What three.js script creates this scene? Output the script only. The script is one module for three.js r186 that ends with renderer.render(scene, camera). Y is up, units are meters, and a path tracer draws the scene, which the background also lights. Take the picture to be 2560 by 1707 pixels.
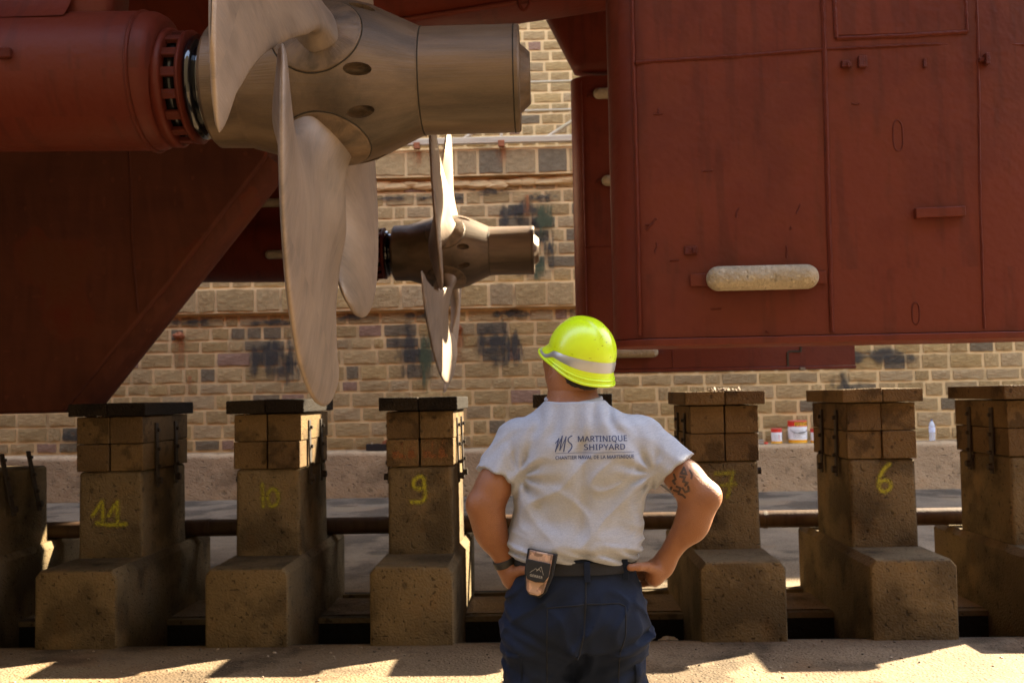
import * as THREE from 'three';
import { mergeGeometries, mergeVertices, toCreasedNormals } from 'three/addons/utils/BufferGeometryUtils.js';
import { RoundedBoxGeometry } from 'three/addons/geometries/RoundedBoxGeometry.js';
import { Brush, Evaluator, SUBTRACTION } from 'three-bvh-csg';

// ---------------------------------------------------------------- camera, sky, sun, exposure
const scene = new THREE.Scene();
const R = d => d * Math.PI / 180;
const camera = new THREE.PerspectiveCamera(36.9, 1024 / 682, 0.05, 900);
{
  const yaw = R(1.86), pitch = R(3.03), roll = R(1.08);
  camera.position.set(0, 1.5, 0);
  camera.rotation.order = 'YXZ';
  camera.rotation.set(pitch, yaw, -roll);
  camera.focus = 3.0; camera.userData.fStop = 6.3;
}
const SUN_AZ = R(32), SUN_EL = R(35.3);      // azimuth from +x towards -z
const sunDir = new THREE.Vector3(Math.cos(SUN_EL) * Math.cos(SUN_AZ), Math.sin(SUN_EL), -Math.cos(SUN_EL) * Math.sin(SUN_AZ));
{
  const W = 256, H = 128, data = new Float32Array(W * H * 4);
  for (let j = 0; j < H; j++) for (let i = 0; i < W; i++) {
    const el = ((j + .5) / H - .5) * Math.PI, az = ((i + .5) / W - .5) * 2 * Math.PI;
    const d = new THREE.Vector3(Math.cos(el) * Math.cos(az), Math.sin(el), Math.cos(el) * Math.sin(az));
    const h = Math.max(0, d.y), k = Math.pow(1 - h, 2.2);
    const c = Math.max(0, d.dot(sunDir)), glow = Math.pow(c, 10) * .6 + Math.pow(c, 60) * 1.6;
    const o = (j * W + i) * 4, s = .46;
    data[o] = s * (.47 + .55 * k + glow * 1.1);
    data[o + 1] = s * (.61 + .37 * k + glow * .95);
    data[o + 2] = s * (.90 + .06 * k + glow * .7);
    data[o + 3] = 1;
  }
  const sky = new THREE.DataTexture(data, W, H, THREE.RGBAFormat, THREE.FloatType);
  sky.mapping = THREE.EquirectangularReflectionMapping;
  sky.magFilter = sky.minFilter = THREE.LinearFilter; sky.needsUpdate = true;
  scene.background = sky; scene.environment = sky;
}
const sun = new THREE.DirectionalLight(new THREE.Color().setRGB(1, .85, .60), 5.0);
sun.position.copy(sunDir).multiplyScalar(60).add(new THREE.Vector3(0, 0, -7));
sun.target.position.set(0, 0, -7);
sun.castShadow = true; sun.shadow.mapSize.set(4096, 4096); sun.shadow.radius = 1.2;
Object.assign(sun.shadow.camera, { left: -26, right: 26, top: 26, bottom: -26, near: 1, far: 160 });
scene.add(sun, sun.target);
const renderer = new THREE.WebGLRenderer({ antialias: true });
renderer.shadowMap.enabled = true;
renderer.toneMapping = THREE.LinearToneMapping;
renderer.toneMappingExposure = 10.3;

// ---------------------------------------------------------------- helpers
let seed = 12345;
const rnd = () => { seed = (seed + 0x6D2B79F5) | 0; let t = Math.imul(seed ^ (seed >>> 15), 1 | seed); t = (t + Math.imul(t ^ (t >>> 7), 61 | t)) ^ t; return ((t ^ (t >>> 14)) >>> 0) / 4294967296; };
const rr = (a, b) => a + (b - a) * rnd();
const clamp = (x, a = 0, b = 1) => Math.min(b, Math.max(a, x));
const lerp = (a, b, t) => a + (b - a) * t;
const smooth = (a, b, x) => { const t = clamp((x - a) / (b - a)); return t * t * (3 - 2 * t); };
const hash = (x, y, z) => { let h = Math.imul(x | 0, 374761393) ^ Math.imul(y | 0, 668265263) ^ Math.imul(z | 0, 2147483647 - 1013); h = Math.imul(h ^ (h >>> 13), 1274126177); return ((h ^ (h >>> 16)) >>> 0) / 4294967296; };
const sm = t => t * t * (3 - 2 * t);
function vnoise(x, y, z) {
  const X = Math.floor(x), Y = Math.floor(y), Z = Math.floor(z), u = sm(x - X), v = sm(y - Y), w = sm(z - Z);
  const L = (a, b, t) => a + (b - a) * t;
  return L(L(L(hash(X, Y, Z), hash(X + 1, Y, Z), u), L(hash(X, Y + 1, Z), hash(X + 1, Y + 1, Z), u), v),
    L(L(hash(X, Y, Z + 1), hash(X + 1, Y, Z + 1), u), L(hash(X, Y + 1, Z + 1), hash(X + 1, Y + 1, Z + 1), u), v), w);
}
const fbm = (x, y, z, n = 4) => { let s = 0, a = .5, t = 0; for (let i = 0; i < n; i++) { s += a * vnoise(x, y, z); t += a; a *= .5; x = x * 2 + 17.3; y = y * 2 + 9.1; z = z * 2 + 4.7; } return s / t; };
// tileable 2-D noise
function tnoise(u, v, f, s = 0) {
  const x = u * f, y = v * f, X = Math.floor(x), Y = Math.floor(y), a = sm(x - X), b = sm(y - Y), m = (k) => ((k % f) + f) % f;
  const h = (i, j) => hash(m(i), m(j), s * 131 + f);
  return lerp(lerp(h(X, Y), h(X + 1, Y), a), lerp(h(X, Y + 1), h(X + 1, Y + 1), a), b);
}
const tfbm = (u, v, f, n, s = 0) => { let r = 0, a = .5, t = 0; for (let i = 0; i < n; i++) { r += a * tnoise(u, v, f, s + i); t += a; a *= .55; f *= 2; } return r / t; };
const sr = c => Math.round(255 * clamp(c <= .0031308 ? c * 12.92 : 1.055 * Math.pow(c, 1 / 2.4) - .055));
function tex(n, fn, m = n) {                       // colour map, fn gives linear rgb
  const d = new Uint8Array(n * m * 4);
  for (let j = 0; j < m; j++) for (let i = 0; i < n; i++) { const c = fn((i + .5) / n, (j + .5) / m), o = (j * n + i) * 4; d[o] = sr(c[0]); d[o + 1] = sr(c[1]); d[o + 2] = sr(c[2]); d[o + 3] = 255; }
  const t = new THREE.DataTexture(d, n, m); t.colorSpace = THREE.SRGBColorSpace; t.wrapS = t.wrapT = THREE.RepeatWrapping; t.magFilter = THREE.LinearFilter; t.minFilter = THREE.LinearMipmapLinearFilter; t.generateMipmaps = true; t.needsUpdate = true; return t;
}
function gtex(n, fn, m = n) {                      // plain grey data map
  const d = new Uint8Array(n * m * 4);
  for (let j = 0; j < m; j++) for (let i = 0; i < n; i++) { const g = Math.round(255 * clamp(fn((i + .5) / n, (j + .5) / m))), o = (j * n + i) * 4; d[o] = d[o + 1] = d[o + 2] = g; d[o + 3] = 255; }
  const t = new THREE.DataTexture(d, n, m); t.wrapS = t.wrapT = THREE.RepeatWrapping; t.magFilter = THREE.LinearFilter; t.minFilter = THREE.LinearMipmapLinearFilter; t.generateMipmaps = true; t.needsUpdate = true; return t;
}
const col = (r, g, b) => new THREE.Color().setRGB(r, g, b);
const mat = o => new THREE.MeshStandardMaterial(o), pmat = o => new THREE.MeshPhysicalMaterial(o);
const used = {};
const numbered = n => { const k = used[n] = (used[n] ?? -1) + 1; return k ? `${n}_${String(k).padStart(3, '0')}` : n; };
function tag(o, label, category, group, kind) { o.userData.label = label; if (category) o.userData.category = category; if (group) o.userData.group = group; if (kind) o.userData.kind = kind; return o; }
function thing(name, label, category, [x, y, z] = [0, 0, 0], group) { const o = new THREE.Group(); o.name = numbered(name); o.position.set(x, y, z); scene.add(o); return tag(o, label, category, group); }
function add(name, geo, m, parent, label) {
  const o = new THREE.Mesh(geo, m); o.castShadow = o.receiveShadow = true;
  if (parent) { const k = parent.userData.names ??= {}; const c = k[name] = (k[name] ?? -1) + 1; o.name = c ? `${name}_${String(c).padStart(3, '0')}` : name; parent.add(o); }
  else { o.name = numbered(name); scene.add(o); }
  if (label) o.userData.label = label;
  return o;
}
function grp(name, parent, label) { const o = new THREE.Group(); const k = parent.userData.names ??= {}; const c = k[name] = (k[name] ?? -1) + 1; o.name = c ? `${name}_${String(c).padStart(3, '0')}` : name; parent.add(o); if (label) o.userData.label = label; return o; }
// uv in metres by the dominant axis of each face
function triUV(g, s = 1, ox = 0, oy = 0) {
  g = g.index ? g.toNonIndexed() : g; const p = g.attributes.position, uv = new Float32Array(p.count * 2), a = new THREE.Vector3(), b = new THREE.Vector3(), c = new THREE.Vector3(), n = new THREE.Vector3();
  for (let i = 0; i < p.count; i += 3) {
    a.fromBufferAttribute(p, i); b.fromBufferAttribute(p, i + 1); c.fromBufferAttribute(p, i + 2);
    n.copy(b).sub(a).cross(c.clone().sub(a)); const x = Math.abs(n.x), y = Math.abs(n.y), z = Math.abs(n.z);
    [a, b, c].forEach((v, k) => { const [u, w] = z >= x && z >= y ? [v.x, v.y] : x >= y ? [v.z, v.y] : [v.x, v.z]; uv[(i + k) * 2] = u * s + ox; uv[(i + k) * 2 + 1] = w * s + oy; });
  }
  g.setAttribute('uv', new THREE.BufferAttribute(uv, 2)); return g;
}
const at = (g, x, y, z) => g.translate(x, y, z);
const box = (w, h, d, r = .006, s = 2) => r ? new RoundedBoxGeometry(w, h, d, s, Math.min(r, w / 2.1, h / 2.1, d / 2.1)) : new THREE.BoxGeometry(w, h, d);
const V = (x, y, z) => new THREE.Vector3(x, y, z);
const tube = (pts, r, seg = 24, rad = 8) => new THREE.TubeGeometry(new THREE.CatmullRomCurve3(pts.map(p => V(...p))), seg, r, rad);
const rod = (a, b, r, n = 12) => { const A = V(...a), B = V(...b), l = A.distanceTo(B), g = new THREE.CylinderGeometry(r, r, l, n); g.applyQuaternion(new THREE.Quaternion().setFromUnitVectors(V(0, 1, 0), B.clone().sub(A).normalize())); return g.translate((A.x + B.x) / 2, (A.y + B.y) / 2, (A.z + B.z) / 2); };
const clean = g => { for (const k of Object.keys(g.attributes)) if (!['position', 'normal', 'uv'].includes(k)) g.deleteAttribute(k); return g.index ? g.toNonIndexed() : g; };
const merge = a => mergeGeometries(a.map(clean));
const knots = (k, x) => { if (x <= k[0][0]) return k[0][1]; for (let i = 1; i < k.length; i++) if (x <= k[i][0]) { const t = (x - k[i - 1][0]) / (k[i][0] - k[i - 1][0]); return lerp(k[i - 1][1], k[i][1], t); } return k[k.length - 1][1]; };
const sknots = (k, x) => { if (x <= k[0][0]) return k[0][1]; for (let i = 1; i < k.length; i++) if (x <= k[i][0]) { const p0 = k[Math.max(0, i - 2)][1], p1 = k[i - 1][1], p2 = k[i][1], p3 = k[Math.min(k.length - 1, i + 1)][1], t = (x - k[i - 1][0]) / (k[i][0] - k[i - 1][0]); return p1 + .5 * t * (p2 - p0 + t * (2 * p0 - 5 * p1 + 4 * p2 - p3 + t * (3 * (p1 - p2) + p3 - p0))); } return k[k.length - 1][1]; };
// a grid of points as a surface; fn(u,v) -> [x,y,z]
function gridGeo(nu, nv, fn, flip = false, uvs = [1, 1]) {
  const p = [], uv = [], ix = [];
  for (let j = 0; j <= nv; j++) for (let i = 0; i <= nu; i++) { p.push(...fn(i / nu, j / nv)); uv.push(i / nu * uvs[0], j / nv * uvs[1]); }
  for (let j = 0; j < nv; j++) for (let i = 0; i < nu; i++) { const a = j * (nu + 1) + i, b = a + 1, c = a + nu + 1, d = c + 1; flip ? ix.push(a, c, b, b, c, d) : ix.push(a, b, c, b, d, c); }
  const g = new THREE.BufferGeometry(); g.setAttribute('position', new THREE.Float32BufferAttribute(p, 3)); g.setAttribute('uv', new THREE.Float32BufferAttribute(uv, 2)); g.setIndex(ix); g.computeVertexNormals(); return g;
}
const latheX = (pts, n = 48) => new THREE.LatheGeometry(pts.map(([x, r]) => new THREE.Vector2(r, x)), n).rotateZ(-Math.PI / 2);   // profile (x, r) about the x axis

// ---------------------------------------------------------------- textures and materials
const T = {};
T.grain = gtex(256, (u, v) => .5 * tfbm(u, v, 8, 5, 1) + .5 * tfbm(u, v, 64, 2, 2));
T.stone = tex(256, (u, v) => { const n = tfbm(u, v, 6, 5, 3), f = tnoise(u, v, 128, 4), pit = smooth(.72, .85, tfbm(u, v, 24, 3, 5)), lich = smooth(.80, .86, tnoise(u, v, 40, 6)) * smooth(.5, .7, tfbm(u, v, 3, 2, 7)); let k = .55 + .5 * n + .22 * (f - .5) - .3 * pit; return [k + lich * .5, k * .97 + lich * .5, k * .92 + lich * .42]; });
T.stoneB = gtex(256, (u, v) => .5 * tfbm(u, v, 6, 5, 3) + .3 * tfbm(u, v, 32, 3, 8) + .2 * (1 - smooth(.6, .85, tfbm(u, v, 24, 3, 5))));
T.mortar = tex(512, (u, v) => { const n = tfbm(u, v, 8, 5, 11), st = smooth(.55, .75, tfbm(u, v, 3, 4, 12)); const k = .7 + .45 * n - .32 * st; return [k, k * .985, k * .95]; });
T.concrete = tex(512, (u, v) => {
  const n = tfbm(u, v, 5, 6, 21), f = tnoise(u, v, 200, 22), st = smooth(.46, .7, tfbm(u, v, 4, 5, 23)), pit = smooth(.86, .90, tnoise(u, v, 90, 24)), dk = .8 * smooth(.80, .9, tfbm(u, v, 10, 3, 25)), or = smooth(.6, .8, tfbm(u, v, 5, 4, 27));
  let k = (.62 + .5 * n + .12 * (f - .5)) * (1 - .45 * st) * (1 - .5 * pit) * (1 - .55 * dk); return [k * (1 + .12 * or), k * (.98 + .0 * or), k * (.92 - .12 * or)];
});
T.concreteB = gtex(512, (u, v) => .5 * tfbm(u, v, 12, 5, 21) + .3 * tnoise(u, v, 150, 22) + .2 - .35 * smooth(.86, .90, tnoise(u, v, 90, 24)));
T.wood = tex(512, (u, v) => { const w = tfbm(u, v, 3, 3, 31), g = tnoise(u, (v * 1 + w * .06) % 1, 96, 32), l = tfbm((u * 1) % 1, v, 4, 5, 33), st = smooth(.55, .7, tfbm(u, v, 4, 4, 34)), dot = smooth(.78, .84, tfbm(u, v, 14, 2, 35)); const k = (.55 + .35 * g * .6 + .45 * l) * (1 - .45 * st) * (1 - .5 * dot); return [k, k * .93, k * .8]; });
T.woodB = gtex(512, (u, v) => { const w = tfbm(u, v, 3, 3, 31); return .6 * tnoise(u, (v + w * .06) % 1, 96, 32) + .4 * tfbm(u, v, 24, 3, 36); });
T.paint = gtex(512, (u, v) => .55 * tfbm(u, v, 4, 3, 41) + .25 * tfbm(u, v, 90, 2, 42) + .2 * tfbm(u, v, 20, 3, 43));
T.paintC = tex(1024, (u, v) => { const a = tfbm(u, v, 3, 6, 44), b = tfbm(u, v, 24, 4, 45), c = tfbm(u, v, 7, 4, 48), st = smooth(.52, .78, tfbm((u * 4) % 1, (v * .4) % 1, 12, 3, 46)), sp = smooth(.83, .9, tfbm(u, v, 60, 2, 47)), br = smooth(.5, .75, c); const k = (.62 + .6 * a + .22 * (b - .5)) * (1 - .2 * st) * (1 + .16 * sp); return [k * (1 + .1 * br), k * (.82 + .36 * b + .18 * br), k * (.8 + .5 * b - .1 * br)]; });
T.skegC = tex(1024, (u, v) => { const a = tfbm(u, v, 3, 6, 144), ang = tfbm((u * .5 + v * .2) % 1, (v * 2) % 1, 10, 4, 145), sw = tnoise((u * 6 + .4 * tfbm(u, v, 4, 2, 149)) % 1, v, 12, 146), p = smooth(.53, .6, tfbm(u, v, 3, 4, 147)), sp = smooth(.8, .88, tfbm(u, v, 40, 2, 148)); const k = .55 + .5 * a + .35 * (ang - .5) + .22 * (sw - .5) + .3 * sp; return [k * (1 + .75 * p), k * (1 + .08 * p), k * (1 - .12 * p)]; });
T.floor = tex(1024, (u, v) => {
  const n = tfbm(u, v, 6, 6, 51), f = tnoise(u, v, 400, 52), st = smooth(.52, .68, tfbm(u, v, 5, 5, 53)), sp = smooth(.86, .9, tnoise(u, v, 220, 54)), wh = smooth(.92, .95, tnoise(u, v, 180, 55)), red = smooth(.6, .75, tfbm(u, v, 4, 4, 56));
  let k = (.5 + .7 * n + .25 * (f - .5)) * (1 - .52 * st) * (1 - .4 * sp) + .55 * wh; return [k * (1 + .1 * red), k * .96, k * (.9 - .08 * red)];
});
T.floorB = gtex(1024, (u, v) => .45 * tfbm(u, v, 10, 5, 51) + .35 * tnoise(u, v, 300, 57) + .2 * smooth(.8, .9, tnoise(u, v, 220, 54)));
T.metal = tex(1024, (u, v) => { const a = tfbm(u, v, 3, 6, 61), s = tnoise(u, (v * .06) % 1, 512, 62), b = tfbm((u * 2) % 1, (v * .5) % 1, 6, 5, 63), f = tfbm(u, (v * .25) % 1, 24, 4, 69), sc = smooth(.9, .95, tnoise(u, (v * .25) % 1, 220, 64)); const k = .55 + .55 * a + .12 * (s - .5) - .18 * smooth(.38, .76, b) - .10 * smooth(.45, .8, f) + .1 * sc; return [k, k * (.96 + .07 * b), k * (.88 + .2 * b)]; });
T.hub = tex(1024, (u, v) => { const a = tfbm(u, v, 4, 5, 161), b = tfbm(u, v, 9, 5, 163), s = tnoise(u, v, 512, 162), c = tfbm(u, v, 3, 3, 165), sc = smooth(.93, .97, tnoise((u * 3) % 1, (v * .2) % 1, 160, 164)); const k = .36 + .98 * a + .10 * (s - .5) - .34 * smooth(.3, .75, b) + .12 * sc; return [k * (1 + .2 * (c - .5)), k * (.98 + .05 * (b - .5)), k * (.95 - .25 * (c - .5) + .1 * b)]; });
T.metalR = gtex(512, (u, v) => .45 + .4 * tfbm(u, v, 4, 5, 65) + .12 * (tnoise(u, (v * .06) % 1, 256, 62) - .5));
T.metalB = gtex(512, (u, v) => .6 * tfbm(u, v, 3, 3, 66) + .25 * tnoise(u, (v * .08) % 1, 200, 67) + .15 * tfbm(u, v, 60, 2, 68));
const stoneM = (r, g, b) => pmat({ color: col(r, g, b), map: T.stone, bumpMap: T.stoneB, bumpScale: .02, roughness: .93, specularIntensity: .3 });
const M = {
  red: pmat({ color: col(.100, .0165, .0078), map: T.paintC, bumpMap: T.paint, bumpScale: .006, roughness: .5, specularIntensity: .42 }),
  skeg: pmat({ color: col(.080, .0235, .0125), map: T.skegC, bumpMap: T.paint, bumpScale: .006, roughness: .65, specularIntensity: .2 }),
  anode: mat({ color: col(.36, .31, .235), map: T.stone, bumpMap: T.stoneB, bumpScale: .02, roughness: .85 }),
  blade: mat({ color: col(.37, .285, .225), map: T.metal, bumpMap: T.metalB, bumpScale: .0025, roughness: .52, metalness: .4 }),
  hub: mat({ color: col(.165, .115, .072), map: T.hub, bumpMap: T.metalB, bumpScale: .003, roughnessMap: T.metalR, roughness: .75, metalness: .25 }),
  hubDark: mat({ color: col(.05, .04, .026), map: T.metal, bumpMap: T.metalB, bumpScale: .004, roughness: .6, metalness: .5 }),
  black: mat({ color: col(.008, .008, .009), roughness: .25 }),
  blackGloss: pmat({ color: col(.004, .004, .006), roughness: .08, clearcoat: 1, clearcoatRoughness: .05 }),
  concrete: pmat({ color: col(.125, .092, .052), map: T.concrete, bumpMap: T.concreteB, bumpScale: .014, roughness: .92, specularIntensity: .3 }),
  ledge: pmat({ color: col(.45, .31, .18), map: T.concrete, bumpMap: T.concreteB, bumpScale: .02, roughness: .92, specularIntensity: .3 }),
  floor: pmat({ color: col(.175, .132, .09), map: T.floor, bumpMap: T.floorB, bumpScale: .014, roughness: .9, specularIntensity: .3 }),
  shadeBlack: pmat({ color: col(.006, .005, .004), bumpMap: T.concreteB, bumpScale: .01, roughness: .7, specularIntensity: .3 }),  // near-black colour standing in for the shade inside the drains
  mortar: pmat({ color: col(.72, .51, .25), map: T.mortar, bumpMap: T.mortar, bumpScale: .02, roughness: .95, specularIntensity: .3 }),
  timber: [[.12, .082, .042], [.105, .071, .036], [.09, .06, .032]].map(c => pmat({ color: col(...c), map: T.wood, bumpMap: T.woodB, bumpScale: .008, roughness: .88, specularIntensity: .3 })),
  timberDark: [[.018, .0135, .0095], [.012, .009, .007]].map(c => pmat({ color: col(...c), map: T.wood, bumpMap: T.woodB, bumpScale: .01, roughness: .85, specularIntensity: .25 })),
  nearWall: pmat({ color: col(.105, .085, .06), map: T.mortar, bumpMap: T.mortar, bumpScale: .02, roughness: .95, specularIntensity: .3 }),
  steel: mat({ color: col(.07, .05, .035), map: T.metal, bumpMap: T.metalB, bumpScale: .003, roughness: .7, metalness: .3 }),
  pipe: pmat({ color: col(.06, .034, .02), map: T.paintC, bumpMap: T.paint, bumpScale: .004, roughness: .6, specularIntensity: .3 }),
  railPaint: mat({ color: col(.5, .39, .24), map: T.paintC, bumpMap: T.paint, bumpScale: .004, roughness: .7 }),
  rust: mat({ color: col(.30, .09, .025), map: T.paintC, bumpMap: T.stoneB, bumpScale: .01, roughness: .9 }),
};

// ---------------------------------------------------------------- the dock: floor, walls, quay
const WALL_TOP = 11;
{
  const g = new THREE.Shape([[-300, -300], [300, -300], [300, 300], [-300, 300]].map(p => new THREE.Vector2(...p)));
  g.holes.push(new THREE.Path([[-46, -2.2], [-46, 17.4], [42, 17.4], [42, -2.2]].map(p => new THREE.Vector2(...p))));
  const q = new THREE.ShapeGeometry(g).rotateX(-Math.PI / 2);   // shape y -> -z
  tag(add('quay_ground', triUV(at(q, 0, WALL_TOP, 0), .25), M.floor), 'dusty concrete quay ground along the top of the dock', 'ground', null, 'structure');
}
{
  const f = new THREE.Group(); f.name = 'dock_floor'; scene.add(f); tag(f, 'stained concrete dock floor under the ship', 'floor', null, 'structure');
  const slab = (x0, x1, z0, z1, m = M.floor, top = 0, h = .5, name = 'slab') => add(name, triUV(at(new THREE.BoxGeometry(x1 - x0, h, z1 - z0), (x0 + x1) / 2, top - h / 2, (z0 + z1) / 2), .36), m, f);
  // slightly uneven floor sheets
  const sheet = (x0, x1, z0, z1, nx, nz, name) => {
    const g = gridGeo(nx, nz, (u, v) => { const x = lerp(x0, x1, u), z = lerp(z0, z1, v), e = smooth(0, .04, Math.min(u, 1 - u, v, 1 - v)); return [x, .012 * (fbm(x * .9, z * .9, 3, 3) - .5) * e, z]; }, true);
    const p = g.attributes.position, uv = g.attributes.uv; for (let i = 0; i < p.count; i++) uv.setXY(i, p.getX(i) * .36, p.getZ(i) * .36);
    add(name, g, M.floor, f);
  };
  sheet(-46, 42, -6.31, 9.2, 240, 60, 'floor_sheet');
  sheet(-46, 42, -7.75, -7.17, 120, 4, 'floor_sheet');
  sheet(-46, 42, -17.4, -7.98, 200, 40, 'floor_sheet');
  slab(-46, 42, -6.36, -6.312, M.shadeBlack, -.008, .4, 'drain_edge'); slab(-46, 42, -7.168, -7.09, M.concrete, -.006, .035, 'drain_edge'); slab(-46, 42, -7.168, -7.10, M.shadeBlack, -.0415, .4, 'drain_side');  // drain walls coloured near-black in place of their shade
  slab(-46, 42, -7.80, -7.752, M.concrete, -.008, .4, 'drain_edge'); slab(-46, 42, -7.978, -7.93, M.concrete, -.008, .4, 'drain_edge');
  slab(-46, 42, -7.10, -6.36, M.shadeBlack, -.2, .2, 'drain_bed'); slab(-46, 42, -7.93, -7.80, M.shadeBlack, -.25, .2, 'drain_bed');  // drain beds blackened the same way, shade put into the colour
  slab(-46, 42, -17.4, 9.2, M.shadeBlack, -.45, .1, 'foundation');
}
const stoneVariants = [];
for (let k = 0; k < 10; k++) {              // unit stone: face 1 x 1, depth 1, uneven rough front
  const g = new THREE.BoxGeometry(1, 1, 1, 4, 3, 1), p = g.attributes.position;
  for (let i = 0; i < p.count; i++) {
    let x = p.getX(i), y = p.getY(i), z = p.getZ(i);
    if (z > 0) { const e = Math.max(Math.abs(x), Math.abs(y)); const edge = e > .45; x += (vnoise(x * 3 + k * 7, y * 3, 1.5) - .5) * .08; y += (vnoise(x * 3, y * 3 + k * 5, 7.5) - .5) * .15; z = edge ? .5 - .12 - .12 * hash(i, k, 3) : .5 + .5 * (vnoise(x * 4 + k * 11, y * 3.3, k) - .5); }
    p.setXYZ(i, x, y, z);
  }
  g.computeVertexNormals(); stoneVariants.push(toCreasedNormals(g, 1.0));
}
const stoneTones = [];
for (let k = 0; k < 9; k++) { const t = .31 + .012 * k, w = hash(k, 4, 9); stoneTones.push(stoneM(t * (1.16 + .08 * w), t * .83, t * (.34 + .1 * (1 - w)))); }
stoneTones.push(stoneM(.33, .20, .13));                                     // reddish stone
const stoneDark = [stoneM(.135, .105, .07), stoneM(.17, .132, .084), stoneM(.21, .16, .095)];
function stoneWall(name, label, zSign, mainWall) {
  const w = thing(name, label, 'wall');
  const zf = d => zSign > 0 ? -d : d + 0;                                    // depth of the face
  const rest = [];
  const cam = new THREE.Vector3(); camera.updateMatrixWorld();
  const seen = [[860, 300, 1325, 720], [200, 700, 1240, 915], [420, 640, 660, 705], [440, 915, 520, 1042], [760, 915, 880, 1040], [0, 950, 180, 1045], [1075, 915, 1230, 1030], [1750, 860, 1860, 1012], [1425, 860, 1545, 1000], [1985, 800, 2352, 885], [2112, 885, 2190, 1008], [1205, 50, 1325, 300]];
  const inView = (x, y, z) => { cam.set(x, y, z).project(camera); const px = (cam.x + 1) * 1176, py = (1 - cam.y) * 784; return seen.some(([a, b, c, d]) => px > a && px < c && py > b && py < d); };
  const stains = [[-4.3, 2.15, .45, .5], [-2.1, 2.2, .35, .55], [-.75, 2.35, .4, .45], [-.3, 4.35, .5, .35], [-.1, 3.9, .3, .4], [-.35, 3.6, .4, .25], [5.2, 2.0, .7, .2], [4.6, 1.5, .3, .3], [-7.3, 1.0, .4, .2]];
  let parts = 0;
  function course(y0, h, z, x0, x1, len, proud, nm, irregular = 0) {
    let x = x0 + rr(0, len);
    while (x < x1) {
      const L = len * rr(.5, 1.5), g = .042 + .018 * rnd(), cx = x + L / 2, cy = y0 + h / 2;
      if (mainWall) {
        let m = stoneTones[Math.floor(rnd() * 9)]; if (rnd() < .025) m = stoneTones[9];
        let dk = 0; for (const [sx, sy, sw, sh] of stains) { const d = Math.hypot((cx - sx) / sw, (cy - sy) / sh); if (d < 1) dk = Math.max(dk, 1 - d); }
        const q = dk + .5 * (rnd() - .5); if (q > .55) m = stoneDark[1]; else if (q > .35) m = stoneDark[2]; else if (rnd() < .06) m = stoneDark[2];
        const geo = stoneVariants[Math.floor(rnd() * 10)], sx = L - g, sy = h - g * .9 + irregular * (rnd() - .5), sz = .034;
        const zz = z + proud + .006 * (rnd() - .5);
        if (inView(cx, cy, z) && (nm !== 'stone' || parts < 298)) {
          if (nm === 'stone') parts++;
          const o = add(nm, geo, m, w); o.position.set(cx, cy, zz); o.scale.set(sx, sy, sz); o.rotation.z = .012 * (rnd() - .5);
        } else rest.push([geo, m, cx, cy, zz, sx, sy, sz]);
      }
      x += L;
    }
  }
  const s = zSign;
  if (mainWall) {
    const slabZ = (y0, y1, z, d, nm, m = M.mortar) => add(nm, triUV(at(new THREE.BoxGeometry(88, y1 - y0, d), -2, (y0 + y1) / 2, z - d / 2), .55), m, w);
    slabZ(0, 2.87, -15.92, 1.4, 'mortar_core'); slabZ(2.872, 3.26, -15.82, 1.5, 'mortar_core'); slabZ(3.262, 4.95, -15.99, 1.3, 'mortar_core'); slabZ(4.952, 5.38, -15.84, 1.5, 'mortar_core'); slabZ(5.382, WALL_TOP, -16.5, .85, 'mortar_core');
    const hs = Array.from({ length: 10 }, (_, k) => .213 * (1 + .34 * (hash(k, 5, 77) - .5))), hsum = hs.reduce((a, b) => a + b, 0); let hy = .72; for (let k = 0; k < 10; k++) { const h = hs[k] * 2.13 / hsum; course(hy, h, -15.92, -11, 11, .385, .004, 'stone'); hy += h; }
    course(2.885, .37, -15.82, -11, 11, .47, .006, 'band_stone');
    for (let k = 0; k < 8; k++) course(3.28 + k * .2075, .2075, -15.99, -11, 11, .385, .004, 'stone', k > 6 ? .05 : 0);
    course(4.965, .4, -15.84, -11, 11, .5, .006, 'band_stone');
    for (let k = 0; k < 15; k++) course(5.39 + k * .174, .174, -16.5, -6, 8, .33, .004, 'stone');
    // patches of dark mould and rust runs on the stones
    const mouldA = k => gtex(128, (u, v) => { const r = Math.hypot((u - .5) * 2, (v - .5) * 2); const run = tfbm(u, (v * .3) % 1, 9, 4, 231 + k); return clamp(smooth(.38, .66, .55 * tfbm(u, v, 6, 5, 201 + k) + .45 * run + .35 * (.5 - r)) * smooth(1, .6, r)) * .8; });
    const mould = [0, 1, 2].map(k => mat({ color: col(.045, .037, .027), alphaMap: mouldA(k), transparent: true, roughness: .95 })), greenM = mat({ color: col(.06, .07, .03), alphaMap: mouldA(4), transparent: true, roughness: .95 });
    stains.forEach(([x, y, a, b], k) => { add('mould_patch', at(new THREE.PlaneGeometry(a * 2.1, b * 2.3), x, y, (y > 3.26 ? -15.99 : -15.92) + .034), mould[k % 3], w); if (k < 6) add('mould_patch', at(new THREE.PlaneGeometry(a * .9, b * 2.2), x + a * .7, y - .1, (y > 3.26 ? -15.99 : -15.92) + .038), k % 2 ? greenM : mould[(k + 1) % 3], w); });
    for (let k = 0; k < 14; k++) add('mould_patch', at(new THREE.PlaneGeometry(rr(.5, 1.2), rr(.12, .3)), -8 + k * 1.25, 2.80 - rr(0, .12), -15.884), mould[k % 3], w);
    for (let k = 0; k < 8; k++) add('mould_patch', at(new THREE.PlaneGeometry(rr(.5, 1.1), rr(.12, .25)), -4 + k * .8, 4.72 - rr(0, .12), -15.952), mould[k % 3], w);
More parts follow.
